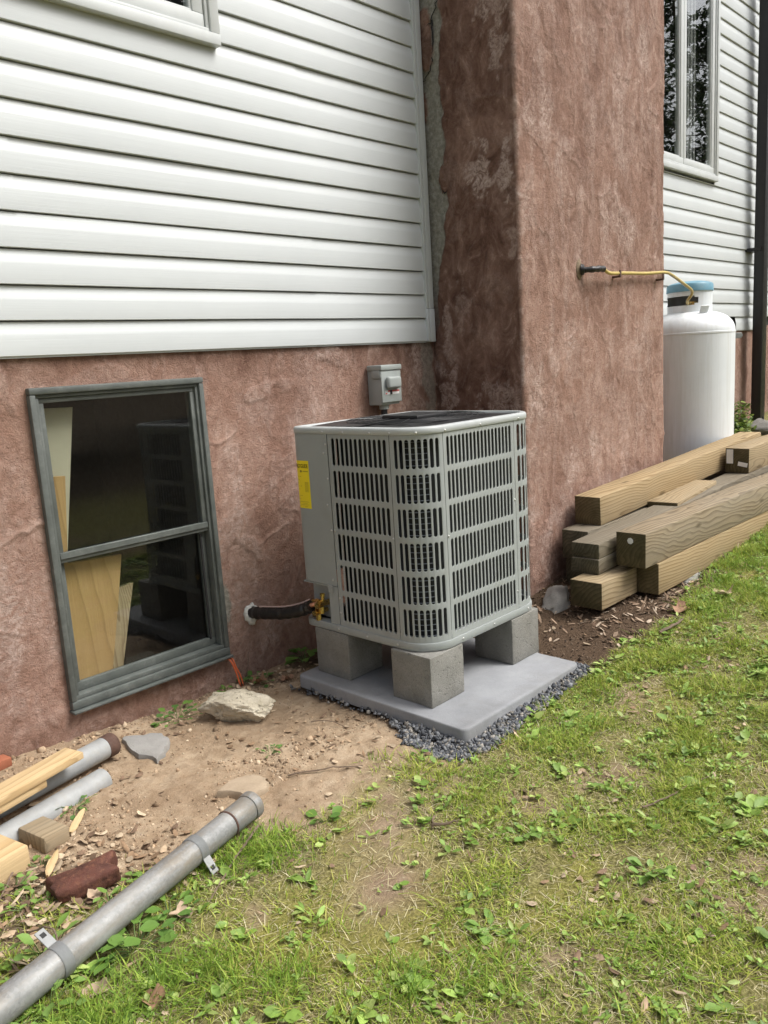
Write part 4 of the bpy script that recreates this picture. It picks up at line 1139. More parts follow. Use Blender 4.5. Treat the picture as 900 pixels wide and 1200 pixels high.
bm = bmesh.new(); r = bmesh.ops.create_cone(bm, cap_ends=True, segments=7, radius1=.016, radius2=.013, depth=.002, matrix=Matrix.Translation((-.0035, .075, .128)) @ Euler((0, R_(90), 0)).to_matrix().to_4x4())
obj("paper_tag", from_bm(bm), M_PAPER, t2)
timber(1.545, -.935, .4665, .67, .172, .038, M_T_TAN, "short flat plank resting on the middle timber of the pile", R_(4), R_(2.2), 9, .003, "plank", None, "plank", 6)
# prop under the front timber and the pale stone by the chimney foot
def rock(name, loc, size, mat, label, cat="rock", seed=1, rz=0.0, amp=.28, sub=4, flat=0.0, sharp=30, pts=None, tilt=(0, 0)):
    r = np.random.default_rng(seed)
    bm = bmesh.new(); bmesh.ops.create_icosphere(bm, subdivisions=sub, radius=1.0)
    planes = [(Vector(r.normal(size=3)).normalized(), r.uniform(.55, .85)) for _ in range(11)]
    for v in bm.verts:
        a = v.co.normalized(); k = 1.0
        for nrm, d in planes:
            q = a.dot(nrm)
            if q > 1e-3: k = min(k, d / q)
        k = min(k, 1.15)
        k *= 1 + amp * .35 * perlin(a.x * 2.1 + seed, a.y * 2.1 + a.z * 1.7, seed) + amp * .18 * perlin(a.x * 6 + seed, a.y * 6 + a.z * 5, seed + 2) + amp * .07 * perlin(a.x * 17, a.y * 17 + a.z * 13, seed + 4)
        v.co = Vector((a.x * k * size[0], a.y * k * size[1], max(a.z, -.75) * k * size[2]))
    o = obj(name, from_bm(bm, smooth=sharp), mat, None, loc, (tilt[0], tilt[1], rz))
    return tag(o, label, cat)
def flagstone(name, outline, z, h, mat, label, seed=1, cat="stone", tilt=(0, 0)):
    """flat broken slab from an outline in world x, y"""
    P = np.array(outline, float); c = P.mean(axis=0); r = np.random.default_rng(seed)
    Q = []
    for i in range(len(P)):
        a, b = P[i] - c, P[(i + 1) % len(P)] - c
        for t in np.arange(5) / 5:
            q = a + (b - a) * t; Q.append(q + r.normal(0, .004, 2))
    Q = np.array(Q); n = len(Q)
    rings = [(1.0, -h), (1.02, -h * .4), (.99, -.004), (.96, 0), (.6, .002), (.25, .001)]
    V = np.concatenate([np.c_[Q * s, np.full(n, zz) + (.0022 * perlin(Q[:, 0] * s * 22, Q[:, 1] * s * 22, seed) if zz > -h * .5 else 0)] for s, zz in rings])
    V = np.vstack([V, [0, 0, .001]]); jj = np.arange(n); kk = (jj + 1) % n
    F = np.concatenate([np.c_[k * n + jj, k * n + kk, (k + 1) * n + kk, (k + 1) * n + jj] for k in range(len(rings) - 1)])
    T = np.c_[(len(rings) - 1) * n + jj, (len(rings) - 1) * n + kk, np.full(n, len(V) - 1)]
    me = mesh_np(name, V, F, T, smooth=True); me.set_sharp_from_angle(angle=R_(35))
    return tag(obj(name, me, mat, None, (c[0], c[1], z), (tilt[0], tilt[1], 0)), label, cat)
rock("rock", (1.36, -1.07, .13), (.22, .12, .07), M_ROUGHC, "grey concrete lump propping up the front timber", "rock", 12, .1)
rock("rock", (.60, -.735, .145), (.16, .09, .055), M_ROUGHC, "grey pointed stone between the timber pile and the chimney foot", "rock", 21, .3, tilt=(R_(10), R_(-12)))

# ================================================================== ROCKS AND SCRAP ON THE BARE EARTH
rock("rock", (-1.045, -.320, .078), (.165, .105, .072), M_LIME, "pale yellow limestone rock below the basement window", "rock", 5, R_(-55), .42, 5, tilt=(R_(-4), R_(3)))
flagstone("flagstone", [(-1.46, -.15), (-1.345, -.25), (-1.355, -.32), (-1.455, -.40), (-1.485, -.28)], .080, .05, M_SLATE, "grey flat flagstone beside the rusty pipe end", 3, tilt=(R_(3), R_(-2)))
flagstone("flagstone", [(-1.455, -.755), (-1.38, -.735), (-1.31, -.755), (-1.292, -.80), (-1.33, -.845), (-1.40, -.86)], .070, .03, M_TAN, "tan flat stone at the end of the long galvanised pipe", 8, tilt=(R_(4), R_(3)))
rs_ = rough_block("rust_scrap", (-2.030, -.890, .050), (-1.862, -.812, .102), M_RUST, "rust-red crumbling lump lying on the earth above the long pipe", "scrap metal", None, .026, .012, 7)
rs_.rotation_euler = (R_(6), R_(-3), R_(-16))

def pipe_thing(name, p0, p1, r, wall, mat, n=28):
    """hollow pipe from p0 to p1 (world); returns the root mesh placed at p0, local X along the pipe"""
    p0 = Vector(p0); p1 = Vector(p1); d = p1 - p0; L = d.length
    xs_ = np.concatenate([[0, .002], np.linspace(.05, L - .05, 18), [L - .002, L]]); rr_ = np.full(len(xs_), r); rr_[0] = r - .002; rr_[-1] = r - .002
    V, F, T = tube_np(np.c_[xs_, 0 * xs_, 0 * xs_], rr_, n, False)
    Vi, Fi, Ti = tube_np(np.c_[xs_, 0 * xs_, 0 * xs_], np.full(len(xs_), r - wall), n, False)
    V, F, T = merge([(V, F, T), (Vi, Fi[:, ::-1], Ti)]); m = len(xs_); jj = np.arange(n); kk = (jj + 1) % n; o = m * n
    F = np.vstack([F, np.c_[jj, kk, o + kk, o + jj][:, ::-1], np.c_[(m - 1) * n + jj, (m - 1) * n + kk, o + (m - 1) * n + kk, o + (m - 1) * n + jj]])
    me = mesh_np(name, V, F, smooth=True); me.set_sharp_from_angle(angle=R_(40))
    ob = obj(name, me, mat, None, p0); ob.rotation_mode = 'QUATERNION'; ob.rotation_quaternion = d.to_track_quat('X', 'Z'); return ob
def ringx(x0, x1, r0, r1, n=28):
    x = [x0, x0, x0 + .003, x1 - .003, x1, x1]; r = [r0, r1 - .002, r1, r1, r1 - .002, r0]
    return tube(np.c_[x, np.zeros(6), np.zeros(6)] + np.array([[1e-5 * i, 0, 0] for i in range(6)]), r, n, False, 40)
# long galvanised post in the foreground
lp_r = .037
A = (-1.462, -.945, gz(-1.44, -.925) + lp_r + .014); B = (-2.95, -1.300, gz(-2.4, -1.13) + lp_r - .002)
lp = pipe_thing("long_pipe", A, B, lp_r, .003, M_GALV)
tag(lp, "long galvanised steel pipe with two strap clamps lying along the grass edge", "pipe")
obj("coupling", ringx(-.006, .022, .031, lp_r + .005), M_GALV, lp)
obj("coupling_band", ringx(.105, .112, .031, lp_r + .003), M_RUSTD, lp)
obj("coupling_sleeve", ringx(.022, .104, .031, lp_r + .0015), M_GALV, lp)
def strap(x, ang, tab):
    n = 22; a = np.linspace(ang - 1.9, ang + 1.9, n); w = .0125
    V = []
    for rr_ in (lp_r + .0035, lp_r + .0005):
        for xx in (x - w, x + w):
            V.append(np.c_[np.full(n, xx), rr_ * np.cos(a), rr_ * np.sin(a)])
    V = np.concatenate(V); F = []
    for i in range(n - 1):
        for q, s in ((0, 1), (2, 3), (0, 2), (1, 3)): F.append((q * n + i, q * n + i + 1, s * n + i + 1, s * n + i))
    s_ = obj("strap", mesh_np("strap", V, np.array(F), smooth=True), M_GALV2, lp)
    # the flat tab leaves the pipe tangentially
    e = a[-1] if tab > 0 else a[0]
    bm = bmesh.new()
    q = Vector((0, math.cos(e), math.sin(e))); tn = Vector((0, -math.sin(e), math.cos(e))) * (1 if tab > 0 else -1)
    o0 = q * (lp_r + .002) + Vector((x, 0, 0))
    od = (q * .75 + tn * .65).normalized(); nn = Vector((1, 0, 0)).cross(od)
    Mx = Matrix(((1, od.x, nn.x, o0.x), (0, od.y, nn.y, o0.y), (0, od.z, nn.z, o0.z), (0, 0, 0, 1)))
    bm_box(bm, (-w, -.004, -.0018), (w, .048, .0018), .0012, 2, Mx); obj("strap_tab", from_bm(bm), M_GALV2, s_)
    bm = bmesh.new(); bm_box(bm, (-.006, .026, -.0026), (.006, .038, .0026), 0, 1, Mx); obj("bolt_hole", from_bm(bm), M_INK, s_)
    return s_
strap(.245, R_(95), -1)
strap(.690, R_(5), 1)
# two pipes by the wall
pu = pipe_thing("iron_pipe", (-1.560, -.262, gz(-1.56, -.27) + .056), (-2.75, -.555, gz(-2.2, -.4) + .060), .038, .003, M_GALV2)
tag(pu, "grey steel pipe with a rusty collar at its end by the wall", "pipe")
obj("rusty_collar", ringx(-.022, .020, .030, .0405), M_RUSTD, pu)
plw = pipe_thing("pale_pipe", (-1.640, -.372, gz(-1.65, -.37) + .004), (-2.75, -.66, gz(-2.2, -.5) + .012), .041, .003, M_GALV2)
tag(plw, "pale steel pipe half buried alongside the one with the rusty collar", "pipe")
# pine boards on the pipes, offcuts and splinters
timber(-1.735, -.33, .188, 1.1, .085, .022, M_PINE, "yellow pine board on top of the pipes against the wall", R_(180 + 14), R_(-1), 41, .002, "pine_board", None, "board", 5)
timber(-1.865, -.372, .158, 1.0, .07, .026, M_PINE, "second pine board just under the top one", R_(180 + 14), R_(-1), 42, .002, "pine_board", None, "board", 5)
timber(-1.86, -.135, .150, .9, .05, .03, M_BRICK, "reddish strip of wood tucked behind the pine boards", R_(180 + 8), 0, 43, .002, "wood_strip", None, "board", 4)
timber(-2.035, -.500, gz(-2.05, -.57) - .005, .34, .15, .075, M_PINE, "thick pine offcut at the left edge", R_(180 + 12), 0, 44, .003, "pine_offcut", None, "offcut", 3)
timber(-1.895, -.482, gz(-1.93, -.55) - .014, .085, .125, .050, M_WEATHW, "weathered brown wood chunk beside the pine offcut", R_(180 + 12), R_(4), 45, .006, "wood_offcut", None, "offcut", 2)
def splinter(a, b, w, label, seed):
    a = np.array(a); b = np.array(b); d = b - a; L = np.linalg.norm(d); yaw = math.atan2(d[1], d[0])
    r = np.random.default_rng(seed); n = 7; xs_ = np.linspace(0, L, n); hw = w * np.array([.25, .8, 1, .95, .8, .55, .08]) * .5
    V = []
    for zz in (0, .006):
        for s in (-1, 1): V.append(np.c_[xs_, s * hw + r.normal(0, .001, n), np.full(n, zz) + .003 * np.sin(xs_ * 18)])
    V = np.concatenate(V); F = []
    for i in range(n - 1):
        for p_, q in ((0, 1), (2, 3), (0, 2), (1, 3)): F.append((p_ * n + i, p_ * n + i + 1, q * n + i + 1, q * n + i))
    F += [(0, n, 3 * n, 2 * n), (n - 1, 2 * n - 1, 4 * n - 1, 3 * n - 1)]
    za, zb = gz(a[0], a[1]), gz(b[0], b[1])
    o = obj("wood_splinter", mesh_np("wood_splinter", V, np.array(F)), M_PINE, None, (a[0], a[1], za + .012), (0, -math.atan2(zb - za, L), yaw))
    return tag(o, label, "splinter")
splinter((-1.865, -.60), (-1.775, -.505), .022, "pale wood splinter beside the wood chunk, farther from the rusty lump", 3)
splinter((-2.000, -.74), (-1.925, -.645), .022, "pale wood splinter just above the rusty lump", 4)

# ================================================================== INSIDE THE BASEMENT WINDOW
def offcut(name, outline, y, th_, mat, label, cat):
    """sheet offcut standing upright behind the glass, outline in world x, z"""
    P = np.array(outline, float); c = P.mean(axis=0); n = len(P)
    # local X up the sheet so that the wood figure runs along it, local Y across
    V = np.vstack([np.c_[P[:, 1] - c[1], P[:, 0] - c[0], np.full(n, z)] for z in (0, th_)]); me = bpy.data.meshes.new(name)
    me.from_pydata([tuple(v) for v in V], [], [tuple(range(n)), tuple(range(2 * n - 1, n - 1, -1))] + [(i, (i + 1) % n, n + (i + 1) % n, n + i) for i in range(n)]); me.update()
    bm = bmesh.new(); bm.from_mesh(me); bmesh.ops.recalc_face_normals(bm, faces=bm.faces[:]); bm.to_mesh(me); bm.free()
    o = obj(name, me, mat)
    o.matrix_world = Matrix(((0, 1, 0, c[0]), (0, 0, 1, y), (1, 0, 0, c[1]), (0, 0, 0, 1)))
    return tag(o, label, cat)
offcut("plywood_sheet", [(-1.62, .722), (-1.262, .705), (-1.300, .52), (-1.362, .24), (-1.41, .02), (-1.62, .02)], .046, .016, M_PLY, "wide tan plywood sheet standing inside the lower window pane", "plywood")
offcut("plywood_sheet", [(-1.45, .560), (-1.214, .577), (-1.30, .25), (-1.36, .02), (-1.55, .02)], .072, .016, M_T_TAN, "narrower plywood piece showing behind the wide sheet in the window", "plywood")
offcut("wall_panel", [(-1.62, 1.288), (-1.368, 1.280), (-1.457, .765), (-1.50, .50), (-1.62, .50)], .072, .012, M_PALEB, "pale panel standing at the left inside the upper window pane", "panel")
offcut("wood_strip", [(-1.56, 1.046), (-1.440, 1.036), (-1.468, .77), (-1.50, .45), (-1.56, .45)], .050, .018, M_PLY, "narrow wood strip in front of the pale panel behind the glass", "board")
# orange cable coming out under the sash
oc = empty("orange_cable", (-.875, -.05, .205)); o0 = np.array(oc.location)
tag(oc, "orange cable coming out of the basement window down to the ground", "cable")
P = smooth_path([(-.93, .060, .236), (-.905, .055, .225), (-.89, .045, .19), (-.882, .01, .172), (-.876, -.040, .168), (-.866, -.060, .12), (-.858, -.075, .055), (-.845, -.09, .03)], 7)
obj("strand", tube(P - o0, .0038, 8), M_ORANGE, oc)
obj("strand", tube(P[23:] - o0 + np.array([[.010 + .003 * math.sin(i * .5), -.004, .0] for i in range(len(P) - 23)]), .0034, 8), M_ORANGE, oc)

# ================================================================== LOOSE STONES, CHIPS (uncountable)
def scatter(n, fn, box_, rs):
    out = []; tot = 0
    while tot < n:
        q = rs.uniform((box_[0], box_[2]), (box_[1], box_[3]), (n * 3, 2)); pr = fn(q[:, 0], q[:, 1])
        q = q[rs.uniform(size=len(q)) < pr]; out.append(q); tot += len(q)
        if len(out) > 60: break
    return np.concatenate(out)[:n]
_bm = bmesh.new(); bmesh.ops.create_icosphere(_bm, subdivisions=1, radius=1.0)
ICO_V = np.array([v.co for v in _bm.verts]); ICO_T = np.array([[v.index for v in f.verts] for f in _bm.faces]); _bm.free()
def rand_rot(n, rs):
    q = rs.normal(size=(n, 4)); q /= np.linalg.norm(q, axis=1)[:, None]; w, x, y, z = q.T
    return np.stack([np.stack([1 - 2 * (y * y + z * z), 2 * (x * y - z * w), 2 * (x * z + y * w)], 1), np.stack([2 * (x * y + z * w), 1 - 2 * (x * x + z * z), 2 * (y * z - x * w)], 1), np.stack([2 * (x * z - y * w), 2 * (y * z + x * w), 1 - 2 * (x * x + y * y)], 1)], 1)
def pebbles(name, Q, size, cols, rs, mat, label, cat, sink=.35, flat=.7, dz=None, jit=.25):
    n = len(Q); k = len(ICO_V)
    B = ICO_V[None] * (1 + rs.normal(0, jit, (n, k, 1))) * np.stack([np.ones(n), rs.uniform(.6, 1, n), rs.uniform(.45, flat, n)], 1)[:, None, :]
    B = np.einsum('nij,nkj->nki', rand_rot(n, rs), B) * size[:, None, None]
    z = ground_z(Q[:, 0], Q[:, 1]) + (dz if dz is not None else 0)
    B = B + np.c_[Q, z + size * (.5 - sink)][:, None, :]
    T = (ICO_T[None] + (np.arange(n) * k)[:, None, None]).reshape(-1, 3)
    me = mesh_np(name, B.reshape(-1, 3), None, T)
    C = np.array(cols)[rs.integers(0, len(cols), n)] * rs.uniform(.7, 1.25, (n, 1)); set_attr(me, "col", np.repeat(C, k, axis=0))
    o = obj(name, me, mat); o["label"] = label; o["category"] = cat; o["kind"] = "stuff"; return o
rs = np.random.default_rng(77)
def off_pad(x, y): return ~((np.abs(x + .354) < .378) & (np.abs(y + .7476) < .436))
Q = scatter(2300, lambda x, y: np.clip(m_grav(x, y) * (.18 + .82 * sstep(-.80, -1.02, y + .3 * (x > -.6) * -1)), 0, 1) * off_pad(x, y) * sstep(.30, .05, np.abs(x + .354) - .36 + (y > -.5) * .1) * (y < -.25), (-.95, .15, -1.36, -.25), rs)
dzg = rs.uniform(0, .020, len(Q)) * np.clip(1.2 - 14 * np.maximum(np.abs(Q[:, 0] + .354) - .382, np.abs(Q[:, 1] + .7476) - .44), .1, 1)
pebbles("gravel", Q, rs.uniform(.0045, .0125, len(Q)), [(.095, .10, .11), (.145, .15, .16), (.07, .074, .082), (.19, .195, .20), (.26, .24, .21)], rs, M_CHIP, "blue-grey crushed gravel round the concrete pad", "gravel", .25, .6, dzg, .3)
Q = scatter(5200, lambda x, y: m_dirt(x, y) * off_pad(x, y) * np.clip(.12 + .9 * sstep(.05, .35, fbm(x * 3, y * 3, 4, 101)) + .9 * np.exp(-((y + .1 + .1 * (x + 1)) / .12) ** 2) + .7 * (x < -1.6), 0, 1), (-2.4, -.55, -1.15, 0), rs)
pebbles("earth_clods", Q, np.exp(rs.normal(-5.65, .48, len(Q))), [(.36, .255, .162), (.42, .31, .205), (.29, .20, .125), (.48, .38, .27), (.24, .17, .11)], rs, M_CHIP, "crumbs of earth and small stones on the bare soil", "earth", .45, .8)
Q = scatter(2600, lambda x, y: m_mulch(x, y) * off_pad(x, y), (-.3, 2.4, -1.3, -.55), rs)
pebbles("soil_crumbs", Q, np.exp(rs.normal(-5.4, .4, len(Q))), [(.085, .056, .036), (.13, .09, .06), (.055, .038, .026), (.19, .14, .10)], rs, M_CHIP, "dark crumbs of soil around the timber pile", "soil", .4, .8)
def chips(name, Q, L, W, cols, label, cat, tiltv=.35, curl=.0):
    n = len(Q); a = rs.uniform(0, 2 * pi, n); B = np.zeros((n, 6, 3))
    t1 = rs.normal(0, tiltv, n); t2 = rs.normal(0, tiltv, n)
    sh = np.array([(-1, -.25), (-.2, -1), (.7, -.7), (1, .2), (.3, 1), (-.6, .75)])
    sx = sh[None, :, 0] * L[:, None] * rs.uniform(.8, 1.2, (n, 6)); sy = sh[None, :, 1] * W[:, None] * rs.uniform(.7, 1.2, (n, 6))
    B[:, :, 0] = sx * np.cos(a)[:, None] - sy * np.sin(a)[:, None]; B[:, :, 1] = sx * np.sin(a)[:, None] + sy * np.cos(a)[:, None]
    B[:, :, 2] = sx * t1[:, None] + sy * t2[:, None] + curl * (sx ** 2 + sy ** 2) / np.maximum(L[:, None], 1e-4)
    z = ground_z(Q[:, 0], Q[:, 1]) + .004 + .6 * L * np.abs(t1)
    B += np.c_[Q, z][:, None, :]
    T = np.array([(0, 1, 2), (0, 2, 3), (0, 3, 4), (0, 4, 5)]); T = (T[None] + (np.arange(n) * 6)[:, None, None]).reshape(-1, 3)
    me = mesh_np(name, B.reshape(-1, 3), None, T)
    C = np.array(cols)[rs.integers(0, len(cols), n)] * rs.uniform(.75, 1.25, (n, 1)); set_attr(me, "col", np.repeat(C, 6, axis=0))
    o = obj(name, me, M_DRY); o["label"] = label; o["category"] = cat; o["kind"] = "stuff"; return o
Q = scatter(1500, lambda x, y: m_mulch(x, y) * off_pad(x, y) * sstep(.1, .9, x + .35 * fbm(x * 4, y * 4, 2, 3)), (.05, 2.2, -1.28, -.6), rs)
chips("wood_chips", Q, rs.uniform(.008, .024, len(Q)), rs.uniform(.003, .008, len(Q)), [(.30, .215, .15), (.40, .30, .215), (.20, .135, .09), (.14, .09, .06), (.47, .38, .29)], "brown wood chips and leaf bits under the timber pile", "mulch")
Q = scatter(950, lambda x, y: (1 - m_grav(x, y)) * off_pad(x, y) * np.clip(.15 + .8 * sstep(.0, .3, fbm(x * 2, y * 2, 3, 111)), 0, 1), (-2.4, 2.2, -2.5, -.03), rs)
chips("leaf_litter", Q, rs.uniform(.006, .020, len(Q)), rs.uniform(.003, .010, len(Q)), [(.36, .26, .17), (.27, .18, .11), (.46, .36, .25), (.18, .12, .08)], "scattered scraps of dry leaf on earth and lawn", "leaf litter", .22, .25)

Q = scatter(420, lambda x, y: np.exp(-(((x + 2.02) / .22) ** 2 + ((y + .80) / .22) ** 2)) + .5 * np.exp(-(((x + .75) / .18) ** 2 + ((y + .12) / .08) ** 2)), (-2.35, -.45, -1.05, -.03), rs)
chips("leaf_litter", Q, rs.uniform(.007, .022, len(Q)), rs.uniform(.004, .011, len(Q)), [(.40, .30, .20), (.27, .18, .11), (.50, .40, .28), (.18, .12, .08)], "dry leaf scraps gathered by the pine offcuts and the pad corner", "leaf litter", .3, .25)

# ================================================================== GRASS AND WEEDS
def lawn_density(x, y):
    d = 1 - np.clip(m_dirt(x, y) + m_mulch(x, y) + m_grav(x, y), 0, 1)
    n = fbm(x * 3.6, y * 3.6, 4, 121)
    d = d * np.clip(.58 + 1.9 * n, .06, 1) * (1 - .93 * m_bare(x, y)) * (1 - .45 * m_moss(x, y))
    d = d * (.45 + .55 * sstep(-1.6, -.4, x + .3 * (y + 1.3))) * (1 - .72 * np.exp(-(((x + 1.42) / .42) ** 2 + ((y + 1.33) / .26) ** 2)))
    return np.clip(d, 0, 1) * off_pad(x, y) * (y < -.05)
def blades(name, Q, h, w, lean, col, label, cat, bend=.6):
    n = len(Q); a = rs.uniform(0, 2 * pi, n); b = a + rs.normal(pi / 2, .4, n)
    z = ground_z(Q[:, 0], Q[:, 1]) - .002
    base = np.c_[Q, z]; dirv = np.c_[np.cos(a), np.sin(a), np.zeros(n)]; side = np.c_[np.cos(b), np.sin(b), np.zeros(n)]
    up = np.array([0, 0, 1.0])
    def at(t): return base + up * (h * (np.sin(t * (1 - .35 * lean) * 1.35) / 1.0) * np.cos(lean * .9))[:, None] + dirv * (h * (np.sin(lean) * t + bend * lean * t * t))[:, None]
    P = [at(0.0), at(.5), at(1.0)]
    V = np.stack([P[0] - side * w[:, None], P[0] + side * w[:, None], P[1] - side * (w * .8)[:, None], P[1] + side * (w * .8)[:, None], P[2]], axis=1)
    V[:, 4, 2] = np.maximum(V[:, 4, 2], z + .004)
    i = np.arange(n) * 5
    F = np.c_[i, i + 1, i + 3, i + 2]; T = np.c_[i + 2, i + 3, i + 4]
    me = mesh_np(name, V.reshape(-1, 3), F, T, smooth=True)
    C = np.repeat(col, 5, axis=0); set_attr(me, "col", C)
    o = obj(name, me, M_GRASS); o["label"] = label; o["category"] = cat; o["kind"] = "stuff"; return o
def pick(cols, n, v=.25):
    c = np.array(cols)[rs.integers(0, len(cols), n)] * rs.uniform(1 - v, 1 + v, (n, 1)); return c
GREEN = [(.255, .345, .045), (.315, .400, .055), (.190, .275, .040), (.390, .440, .085), (.470, .465, .125)]
STRAW = [(.58, .52, .31), (.48, .42, .23), (.66, .60, .41), (.38, .32, .17)]
Qn = scatter(160000, lawn_density, (-2.45, 2.6, -2.55, -.2), rs); n = len(Qn)
tall = .65 + .9 * sstep(-.1, .35, fbm(Qn[:, 0] * 4.5, Qn[:, 1] * 4.5, 3, 131))
blades("grass", Qn, rs.uniform(.014, .040, n) * tall, rs.uniform(.0009, .0020, n), np.clip(rs.normal(.75, .3, n), .1, 1.35), pick(GREEN, n), "short patchy green lawn grass", "grass")
Qs = scatter(80000, lambda x, y: np.clip(lawn_density(x, y) * .8 + .2 * (1 - np.clip(m_dirt(x, y) + m_mulch(x, y) + m_grav(x, y), 0, 1)), 0, 1) * off_pad(x, y), (-2.45, 2.6, -2.55, -.3), rs); n = len(Qs)
blades("dry_grass", Qs, rs.uniform(.015, .045, n), rs.uniform(.0006, .0013, n), np.clip(rs.normal(1.25, .18, n), .6, 1.5), pick(STRAW, n), "dry straw-coloured blades matted in the lawn", "dry grass", .3)
Qf = scatter(26000, lambda x, y: np.clip(.55 + fbm(x * 2, y * 2, 3, 141), .05, 1) * (y < -.2 - .0 * x) * ~((x < 4.9) & (y > -.68)) * ~((y > -1.2) & (x < 3.4)), (2.5, 8.5, -4.5, -.15), rs); n = len(Qf)
blades("grass", Qf, rs.uniform(.03, .07, n), rs.uniform(.0015, .003, n), np.clip(rs.normal(.6, .3, n), .1, 1.3), pick(GREEN, n), "longer grass beyond the timber pile on the rising ground", "grass")
# tufts: fringe by the timbers, foreground tussocks, edge of the dirt
TUF = [(-1.56,-1.07,.09,420,.05),(-1.66,-1.03,.07,260,.045),(-1.50,-1.12,.08,260,.04),(-2.02,-1.28,.10,420,.06),(-1.90,-1.36,.08,300,.06),(-2.16,-1.30,.07,300,.06),(-2.2,-1.22,.06,220,.05),(1.30,-1.26,.10,420,.06),(1.05,-1.33,.09,300,.055),(1.6,-1.25,.12,480,.06),(2.0,-1.27,.16,520,.065),(.85,-1.42,.10,300,.05),(1.25,-1.45,.12,380,.055),(1.7,-1.45,.15,420,.06),(2.4,-1.3,.2,520,.07),(-1.80,-1.50,.06,200,.055),(-.84,-1.36,.07,180,.035),(-.5,-1.40,.12,300,.04),(-.1,-1.36,.1,240,.035),(-1.64,-1.72,.07,200,.06),(-1.5,-1.85,.09,240,.05),(-1.2,-2.1,.1,260,.05)]
Q = np.concatenate([np.c_[rs.normal(x, s * .6, k), rs.normal(y, s * .6, k)] for x, y, s, k, h in TUF]); hh = np.concatenate([np.full(k, h) for x, y, s, k, h in TUF]); n = len(Q)
ok = off_pad(Q[:, 0], Q[:, 1]); Q = Q[ok]; hh = hh[ok]; n = len(Q)
blades("grass_tufts", Q, hh * rs.uniform(.5, 1.3, n), rs.uniform(.0009, .0020, n), np.clip(rs.normal(.7, .3, n), .1, 1.3), pick([(.19, .31, .04), (.25, .37, .05), (.15, .26, .035), (.32, .41, .07)], n), "taller green grass tufts in the lawn", "grass")

# broad leaves: template with a folded midrib
LT = np.array([(0, 0, 0), (.18, .55, .0), (.5, .98, .04), (.8, .62, .06), (1.0, 0, .02), (.8, -.62, .06), (.5, -.98, .04), (.18, -.55, .0), (.35, 0, -.05), (.7, 0, -.04)])
LF = np.array([(0, 8, 1), (1, 8, 2), (2, 8, 9), (2, 9, 3), (3, 9, 4), (4, 9, 5), (5, 9, 6), (6, 9, 8), (6, 8, 7), (7, 8, 0)])
def leaves_np(P, az, el, L, W, droop=.25, roll=None):
    n = len(P); roll = rs.normal(0, .25, n) if roll is None else roll
    x = LT[None, :, 0] * L[:, None]; y = LT[None, :, 1] * W[:, None] * .5; z = LT[None, :, 2] * W[:, None] * 1.5 - droop * (LT[None, :, 0] ** 2) * L[:, None]
    y2 = y * np.cos(roll)[:, None] - z * np.sin(roll)[:, None]; z2 = y * np.sin(roll)[:, None] + z * np.cos(roll)[:, None]
    xe = x * np.cos(el)[:, None] - z2 * np.sin(el)[:, None]; ze = x * np.sin(el)[:, None] + z2 * np.cos(el)[:, None]
    V = np.stack([xe * np.cos(az)[:, None] - y2 * np.sin(az)[:, None], xe * np.sin(az)[:, None] + y2 * np.cos(az)[:, None], ze], axis=2) + P[:, None, :]
    T = (LF[None] + (np.arange(n) * 10)[:, None, None]).reshape(-1, 3)
    return V.reshape(-1, 3), T
# small lawn weeds (plantain, clover, dandelion leaves): one mass
Qw = scatter(2500, lambda x, y: np.clip(lawn_density(x, y) * .8 + .12 * (1 - np.clip(m_dirt(x, y) + m_mulch(x, y) + m_grav(x, y), 0, 1)), 0, 1) * off_pad(x, y), (-2.3, 2.2, -2.5, -.9), rs)
k = rs.integers(3, 8, len(Qw)); idx = np.repeat(np.arange(len(Qw)), k); n = len(idx)
size = np.exp(rs.normal(-4.0, .38, len(Qw)))[idx] * rs.uniform(.7, 1.2, n)
P = np.c_[Qw[idx] + rs.normal(0, .006, (n, 2)), np.zeros(n)]; P[:, 2] = ground_z(P[:, 0], P[:, 1]) + rs.uniform(.002, .014, n)
asp = np.where(rs.uniform(size=len(Qw)) < .5, .38, .7)[idx]
V, T = leaves_np(P, rs.uniform(0, 2 * pi, n), rs.uniform(.15, .75, n), size, size * asp)
me = mesh_np("lawn_weeds", V, None, T, smooth=True)
set_attr(me, "col", np.repeat(pick([(.19, .31, .05), (.24, .37, .07), (.30, .43, .10), (.16, .26, .05), (.36, .45, .13)], n, .25), 10, axis=0))
o = obj("lawn_weeds", me, M_LEAF); o["label"] = "small broad-leaved weeds spread through the lawn"; o["category"] = "weeds"; o["kind"] = "stuff"
